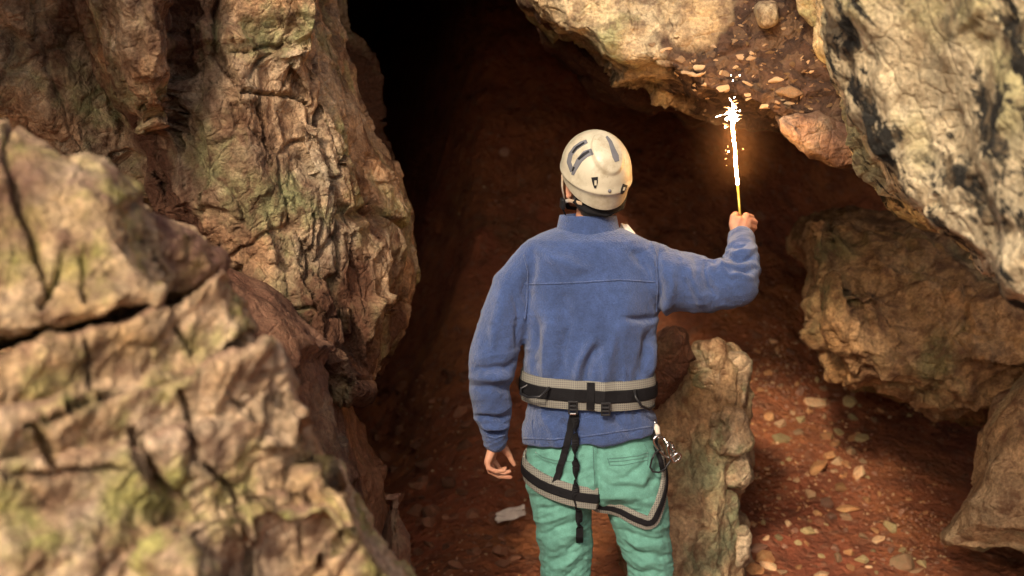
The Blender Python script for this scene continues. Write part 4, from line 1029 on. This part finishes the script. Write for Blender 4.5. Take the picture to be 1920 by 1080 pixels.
# pale neck cloth showing over the far shoulder
nc = Bag().capsules([W(1168, 424, 4.50), W(1176, 430, 4.49), W(1185, 440, 4.48), W(1190, 450, 4.48)], [.010, .014, .014, .010], 12)
me = remesh(nc.mesh(), .003, 2); co = get_co(me); no = get_no(me); set_co(me, co + no * (.002 * np.sin(co[:, 0] * 400 + co[:, 2] * 300))[:, None])
link_mesh('neck_cloth', me, M['white_cloth'], person)
# ------------------------------------------------------------------ harness
AX = W(1104, 742, 4.46)
harness = empty('climbing_harness', AX, 'grey and black climbing harness buckled round the climber\'s waist and thighs', 'harness')
def loop_pts(bvh, axis, zfun, n=72, lift=.004, wall=None, hs=(0,)):
    """closed path on a garment: from an axis point outwards in each direction"""
    P, N = [], []
    for k in range(n):
        a = 2 * math.pi * k / n; dr = Vector((math.sin(a), -math.cos(a), 0))
        z = zfun(a); o_ = Vector((axis(z)[0], axis(z)[1], z))
        rr = 0
        for dz in hs:
            r = bvh.ray_cast(o_ + Vector((0, 0, dz)), dr, .5)
            if r[0] is not None: rr = max(rr, (r[0] - o_ - Vector((0, 0, dz))).length)
        rr = rr or .1
        if wall is not None and dr.x * wall[1] > .05: rr = min(rr, (wall[0] - o_.x) / dr.x)
        P.append((o_, dr, rr))
    # smooth the radii so webbing spans hollows
    rad = [p[2] for p in P]
    for _ in range(3): rad = [max(rad[i], (rad[i - 1] + rad[(i + 1) % n]) / 2) for i in range(n)]
    return [p[0] + p[1] * (r + lift) for p, r in zip(P, rad)], [p[1] for p in P]
def band(P, N, w_, th, name, mat, parent, closed=True, round_=.35, bevel=0):
    """flat strap of width w_ along the path P lying with its outer face along N"""
    rings = []; m = len(P)
    prof = [(-.5, -.5), (-.5, .25), (-.5 + round_ * .25, .5), (.5 - round_ * .25, .5), (.5, .25), (.5, -.5)]
    for k in range(m):
        t = (P[(k + 1) % m] - P[k - 1]) if closed else (P[min(k + 1, m - 1)] - P[max(k - 1, 0)])
        t.normalize(); n_ = N[k]; n_ = (n_ - t * n_.dot(t)).normalized(); u = t.cross(n_)
        wk = w_[k] if hasattr(w_, '__len__') else w_
        rings.append([P[k] + u * (a * wk) + n_ * (b_ * th) for a, b_ in prof])
    return Bag().rings(rings, closed).build(name, mat, parent, smooth=False)
zc_ = W(1105, 742, PY - .12).z
P1, N1 = loop_pts(J_BVH, lambda z: (AX.x, 4.46), lambda a: zc_ - .006 * math.sin(a) + .012 * (1 - math.cos(a)) / 2, lift=.004, hs=(-.043, -.02, 0, .02, .043))
pad = band(P1, N1, .092, .013, 'belt_pad', M['pad'], harness, round_=.9)
P2 = [p + n * .009 for p, n in zip(P1, N1)]
bweb = band(P2, N1, .040, .004, 'belt_webbing', M['web'], harness)
H_OBJ = bvh_of(pad, bweb)
def on(bvhs, px, py, lift=.004):
    best = None
    for bv in bvhs:
        h, n = hit(bv, px, py)
        if h is not None and (best is None or (h - CAMP).length < (best[0] - CAMP).length): best = (h, n)
    return best[0] + best[1] * lift, best[1]
BV = [H_OBJ, J_BVH, T_BVH]
def strip_px(pts, wpx, th, name, mat, parent, lift=.003, flat=True, step=5):
    P, N = [], []
    for q in path_px(pts, step):
        p, n = on(BV, q[0], q[1], lift); P.append(p); N.append(Vector((n.x * .3, -1, n.z * .3)).normalized() if flat else n)
    if flat:
        ys = [p.y for p in P]
        for _ in range(6): ys = [min(ys[i], (ys[max(0, i - 1)] + ys[min(len(ys) - 1, i + 1)]) / 2) for i in range(len(ys))]
        P = [Vector((p.x, y, p.z)) for p, y in zip(P, ys)]
    return band(P, N, wpx * PX, th, name, mat, parent, closed=False)
strip_px([(1108, 717), (1107, 767)], 14.5, .004, 'keeper_loop', M['web'], harness, .004)
# leg loops
def leg_loop(axis, zf, w_, name, side):
    P, N = loop_pts(T_BVH, axis, zf, lift=.006, wall=(W(1114, 930, PY).x, side))
    lp = band(P, N, w_, .011, name, M['pad'], harness, round_=.9)
    band([p + n * .008 for p, n in zip(P, N)], N, w_ * .42, .004, 'loop_webbing', M['web'], lp)
    return lp
Lz = lambda px, py: W(px, py, 4.36).z
La = (W(1052, 920, PY).x, 4.455)
leg_loop(lambda z: La, lambda a: np.interp(math.sin(a), [-1, -.6, .2, .9, 1], [Lz(985, 892), Lz(1005, 905), Lz(1060, 922), Lz(1105, 934), Lz(1110, 934)]) + .05 * (math.cos(a) < 0) * -math.cos(a), .068, 'leg_loop', 1)
Ra = lambda z: (np.interp(z, [Lz(1200, 990), Lz(1200, 900)], [W(1204, 985, PY).x, W(1186, 900, PY).x]), 4.455)
leg_loop(Ra, lambda a: float(np.interp(a if a <= math.pi else a - 2 * math.pi, [-math.pi, -1.57, -1.1, -.5, .12, .3, .75, 1.15, 1.57, math.pi], [Lz(0, 880), Lz(0, 935), Lz(0, 945), Lz(0, 963), Lz(0, 980), Lz(0, 976), Lz(0, 940), Lz(0, 905), Lz(0, 868), Lz(0, 860)])), .044, 'leg_loop', -1)
# buckles under the belt
for bx, by in ((1075, 763), (1134, 766)):
    p, n = on(BV, bx, by, .006)
    bk = Bag()
    for dx in (-.0125, .0125): bk.box(p + Vector((dx, 0, 0)), (.005, .007, .040))
    for dz in (-.0185, -.007, .004, .0175): bk.box(p + Vector((0, .001, dz)), (.030, .006, .0065))
    bk.build('strap_buckle', M['blackplastic'], harness, smooth=False, bevel=.001)
    Bag().box(p + Vector((0, .004, .006)), (.019, .004, .034)).build('buckle_webbing', M['web'], harness, smooth=False)
    if bx < 1100: Bag().box(p + Vector((0, -.002, -.020)), (.019, .005, .005)).build('buckle_bar', M['steel'], harness, smooth=False, bevel=.001)
strip_px([(1075, 776), (1068, 810), (1058, 850), (1047, 890), (1040, 912)], 13, .003, 'leg_strap', M['web'], harness, .006)
# twisted strap tail
tw = []; cen = path_px([(1078, 774), (1081, 800), (1078, 840), (1080, 880), (1080, 930), (1083, 970), (1083, 1012)], 4); nck = len(cen)
for k, q in enumerate(cen):
    p, n = on(BV, q[0], q[1], .012); tw.append(p)
ys = [p.y for p in tw]
for _ in range(40): ys = [min(ys[i], (ys[max(0, i - 1)] + ys[min(nck - 1, i + 1)]) / 2 if 0 < i < nck - 1 else ys[i]) for i in range(nck)]
tw = [Vector((p.x, y - .002, p.z)) for p, y in zip(tw, ys)]
def twist(k):
    py = cen[k][1]
    return math.pi * min(4.5, max(0, (py - 782) / 45.0)) if py < 982 else math.pi * 4.5 + (py - 984) * 0
Nt = [Vector((math.sin(twist(k) - .2), -math.cos(twist(k) - .2), 0)) for k in range(nck)]
Nt = [n if cen[k][1] < 984 else Vector((0, -1, 0)) for k, n in enumerate(Nt)]
band(tw, Nt, .023, .0025, 'strap_tail', M['web'], harness, closed=False)
# gear loops: stiff arcs standing off the belt
p0, n0 = on(BV, 1031, 727, .008); p1, _ = on(BV, 1003, 736, .010)
Bag().tube([p0, p0 + Vector((-.012, -.016, -.010)), W(1012, 744, 4.29), W(990, 745, 4.32), W(976, 738, 4.37), W(977, 728, 4.40), W(990, 722, 4.38)], .0042, 10).build('gear_loop', M['blackplastic'], harness)
p0, n0 = on(BV, 1187, 732, .008)
Bag().tube([p0, W(1192, 745, 4.30), W(1203, 761, 4.31), W(1217, 768, 4.34), W(1226, 762, 4.40), W(1226, 748, 4.44), W(1220, 735, 4.46)], .0042, 10).build('gear_loop', M['blackplastic'], harness)
# ------------------------------------------------------------------ carabiners at the right hip
def carabiner(c, rot, L_, w_, r, label, mat=M['steel'], gate=True):
    t = empty('carabiner', c, label, 'carabiner')
    pts = []
    for k in range(28):
        a = 2 * math.pi * k / 28
        x = math.copysign(abs(math.cos(a)) ** .7, math.cos(a)) * w_ * (1 + .18 * math.sin(a)); z = math.copysign(abs(math.sin(a)) ** .85, math.sin(a)) * L_
        pts.append(Vector(c) + rot @ Vector((x, 0, z)))
    Bag().tube(pts, r, 10, closed=True).build('frame', mat, t)
    Bag().tube([Vector(c) + rot @ Vector((w_ * .95, 0, -L_ * .55)), Vector(c) + rot @ Vector((w_ * 1.1, 0, L_ * .5))], r * 1.25, 10).build('gate', mat, t)
    Bag().tube([Vector(c) + rot @ Vector((w_ * .99, 0, -L_ * .3)), Vector(c) + rot @ Vector((w_ * 1.06, 0, L_ * .2))], r * 1.7, 10).build('gate_sleeve', mat, t)
    return t
def RR(ax, ay, az): return (Matrix.Rotation(R(az), 3, 'Z') @ Matrix.Rotation(R(ay), 3, 'Y') @ Matrix.Rotation(R(ax), 3, 'X'))
carabiner(W(1243, 838, 4.37), RR(5, -38, 15), .044, .017, .0042, 'steel locking carabiner hanging outermost from the harness at the climber\'s hip')
carabiner(W(1258, 846, 4.35), RR(0, -35, 60), .036, .015, .0040, 'steel carabiner clipped into the locking carabiner beside the rock slab')
carabiner(W(1268, 858, 4.37), RR(20, 40, 30), .016, .011, .0034, 'small steel carabiner at the end of the hip cluster')
qd = empty('quickdraw_sling', W(1231, 808, 4.40), 'white and steel swivel link joining harness to the hip carabiners', 'link')
Bag().tube([W(1227, 786, 4.42), W(1229, 797, 4.41)], [.003, .004], 10).build('pin', M['steel'], qd)
Bag().tube([W(1229, 796, 4.41), W(1231, 802, 4.405), W(1234, 815, 4.395)], [.006, .0105, .008], 12).build('swivel_body', M['white_cloth'], qd)
Bag().tube([W(1234, 814, 4.395), W(1236, 824, 4.385)], [.005, .006], 10).build('collar', M['steel'], qd)
cord = empty('cord_loop', W(1235, 850, 4.40), 'thin black cord looped over the trousers below the hip carabiners', 'cord')
Bag().tube([W(1238, 843, 4.37), W(1228, 850, 4.345), W(1222, 862, 4.345), W(1219, 876, 4.35), W(1224, 884, 4.345), W(1235, 886, 4.35), W(1246, 880, 4.36), W(1254, 868, 4.37), W(1260, 860, 4.37)], .0032, 10).build('cord', M['blackplastic'], cord)
strap([W(1226, 806, 4.40), W(1230, 838, 4.38), W(1238, 862, 4.37), W(1243, 884, 4.37)], .008, .0025, 'hip_strap', M['web'], harness, up=(0, -1, 0))

# ------------------------------------------------------------------ flare
def emit(name, col, strength):
    m = NT(name); m.set(Base_Color=(.02, .02, .02), Roughness=.8); m.b.inputs['Emission Color'].default_value = (*col, 1); m.b.inputs['Emission Strength'].default_value = strength; return m.m
M['burn'] = emit('burning_flare', (1.0, .50, .16), 620)
M['burn_core'] = emit('burning_flare_tip', (1.0, .72, .45), 560)
M['spark'] = emit('white_spark', (1.0, .85, .62), 60)
M['spark_dim'] = emit('orange_spark', (1.0, .45, .14), 9)
FY = 4.612
flare = empty('hand_flare', W(1391, 445, FY), 'burning white hot hand flare with flying sparks held in the raised fist', 'flare')
fa, fb_, fc = W(1391, 450, FY), W(1383, 346, FY), W(1374, 238, FY)
Bag().tube([fa, fb_], [.0044, .0044], 12).build('stick', M['gold'], flare)
rb = random.Random(8); fp = []; fr = []
for k in range(22):
    t = k / 21; p = fb_ + (fc - fb_) * t
    fp.append(p + Vector((rb.uniform(-1, 1), rb.uniform(-1, 1), 0)) * .0018 * (.3 + t)); fr.append((.0045 - .0006 * t) * (1 + rb.uniform(-.12, .12)))
fr[0] = .0046; fr[-1] = .006
Bag().tube(fp, fr, 12).build('burning_rod', M['burn'], flare)
tip = []; tr = []
for k in range(9):
    t = k / 8; tip.append(fc + Vector((rb.uniform(-.004, .006), 0, .075 * t))); tr.append(.0042 * (1 - .55 * t) * rb.uniform(.75, 1.2))
Bag().tube(tip, tr, 10).build('flame_tip', M['burn_core'], flare)
def spark(px, py, r, mat, dy=0.0):
    c = W(px, py, FY + dy); o = Bag()
    vs = []; k6 = 6
    o.ball(c, (r * rb.uniform(.7, 1.2), r, r * rb.uniform(.8, 1.5)), 6, 4); return o.build('spark', mat, flare)
def streak(px, py, ang, L_, r, mat, dy):
    a_ = W(px, py, FY + dy); dv = Vector((math.cos(ang), rb.uniform(-.5, .5), math.sin(ang))) * L_
    Bag().tube([a_ - dv * .5, a_ - dv * .1, a_ + dv * .2, a_ + dv * .5], [r * .15, r, r * .8, r * .12], 6).build('spark', mat, flare)
for px, py, r in [(1360, 238, 4.5), (1387, 208, 4), (1371, 141, 3.0), (1387, 141, 2.6), (1374, 151, 2.6), (1366, 284, 3.5), (1374, 196, 4)]:
    spark(px, py, r * PX * .38, M['spark'], rb.uniform(-.03, .03))
for k in range(46):                                        # burst round the tip
    a_ = rb.uniform(0, 6.28); q = abs(rb.gauss(0, 8)) + 2
    streak(1373 + q * math.cos(a_), 212 + rb.gauss(0, 13) - .6 * q * math.sin(a_), a_ + rb.uniform(-.5, .5), rb.uniform(.006, .022), rb.uniform(.0005, .0013), M['spark'] if rb.random() < .75 else M['spark_dim'], rb.uniform(-.03, .03))
for k in range(6):                                        # stray sparks along the rod
    streak(1377 + rb.choice((-1, 1)) * rb.uniform(8, 17), rb.uniform(235, 320), rb.uniform(0, 6.28), rb.uniform(.003, .008), rb.uniform(.0006, .0012), M['spark_dim'], rb.uniform(-.03, .03))
# smoke lit by the flare, tinted orange to double as the lens glow
sm_c = W(1378, 265, FY)
sb_ = Bag().ball(sm_c, (.20, .20, .26), 24, 16)
sme = sb_.mesh()
mv = bpy.data.materials.new('flare_glow_smoke'); mv.use_nodes = True; t_ = mv.node_tree
t_.nodes.remove(t_.nodes['Principled BSDF'])
pv = t_.nodes.new('ShaderNodeVolumePrincipled'); pv.inputs['Color'].default_value = (1.0, .60, .36, 1)
tc = t_.nodes.new('ShaderNodeTexCoord'); ln = t_.nodes.new('ShaderNodeVectorMath'); ln.operation = 'LENGTH'
mp = t_.nodes.new('ShaderNodeMapping'); mp.inputs['Scale'].default_value = (5, 5, 3.85)
t_.links.new(tc.outputs['Object'], mp.inputs[0]); t_.links.new(mp.outputs[0], ln.inputs[0])
rp = t_.nodes.new('ShaderNodeMapRange'); rp.inputs[1].default_value = 1.0; rp.inputs[2].default_value = 0.0; rp.inputs[3].default_value = 0.0; rp.inputs[4].default_value = 1.0
t_.links.new(ln.outputs['Value'], rp.inputs[0])
pw = t_.nodes.new('ShaderNodeMath'); pw.operation = 'POWER'; pw.inputs[1].default_value = 2.0; t_.links.new(rp.outputs[0], pw.inputs[0])
mu = t_.nodes.new('ShaderNodeMath'); mu.operation = 'MULTIPLY'; mu.inputs[1].default_value = .15; t_.links.new(pw.outputs[0], mu.inputs[0])
t_.links.new(mu.outputs[0], pv.inputs['Density']); t_.links.new(pv.outputs[0], t_.nodes['Material Output'].inputs['Volume'])
so_ = link_mesh('smoke', sme, mv, origin=sm_c); tag(so_, 'thin smoke tinted orange to make the glow round the burning flare', kind='stuff')
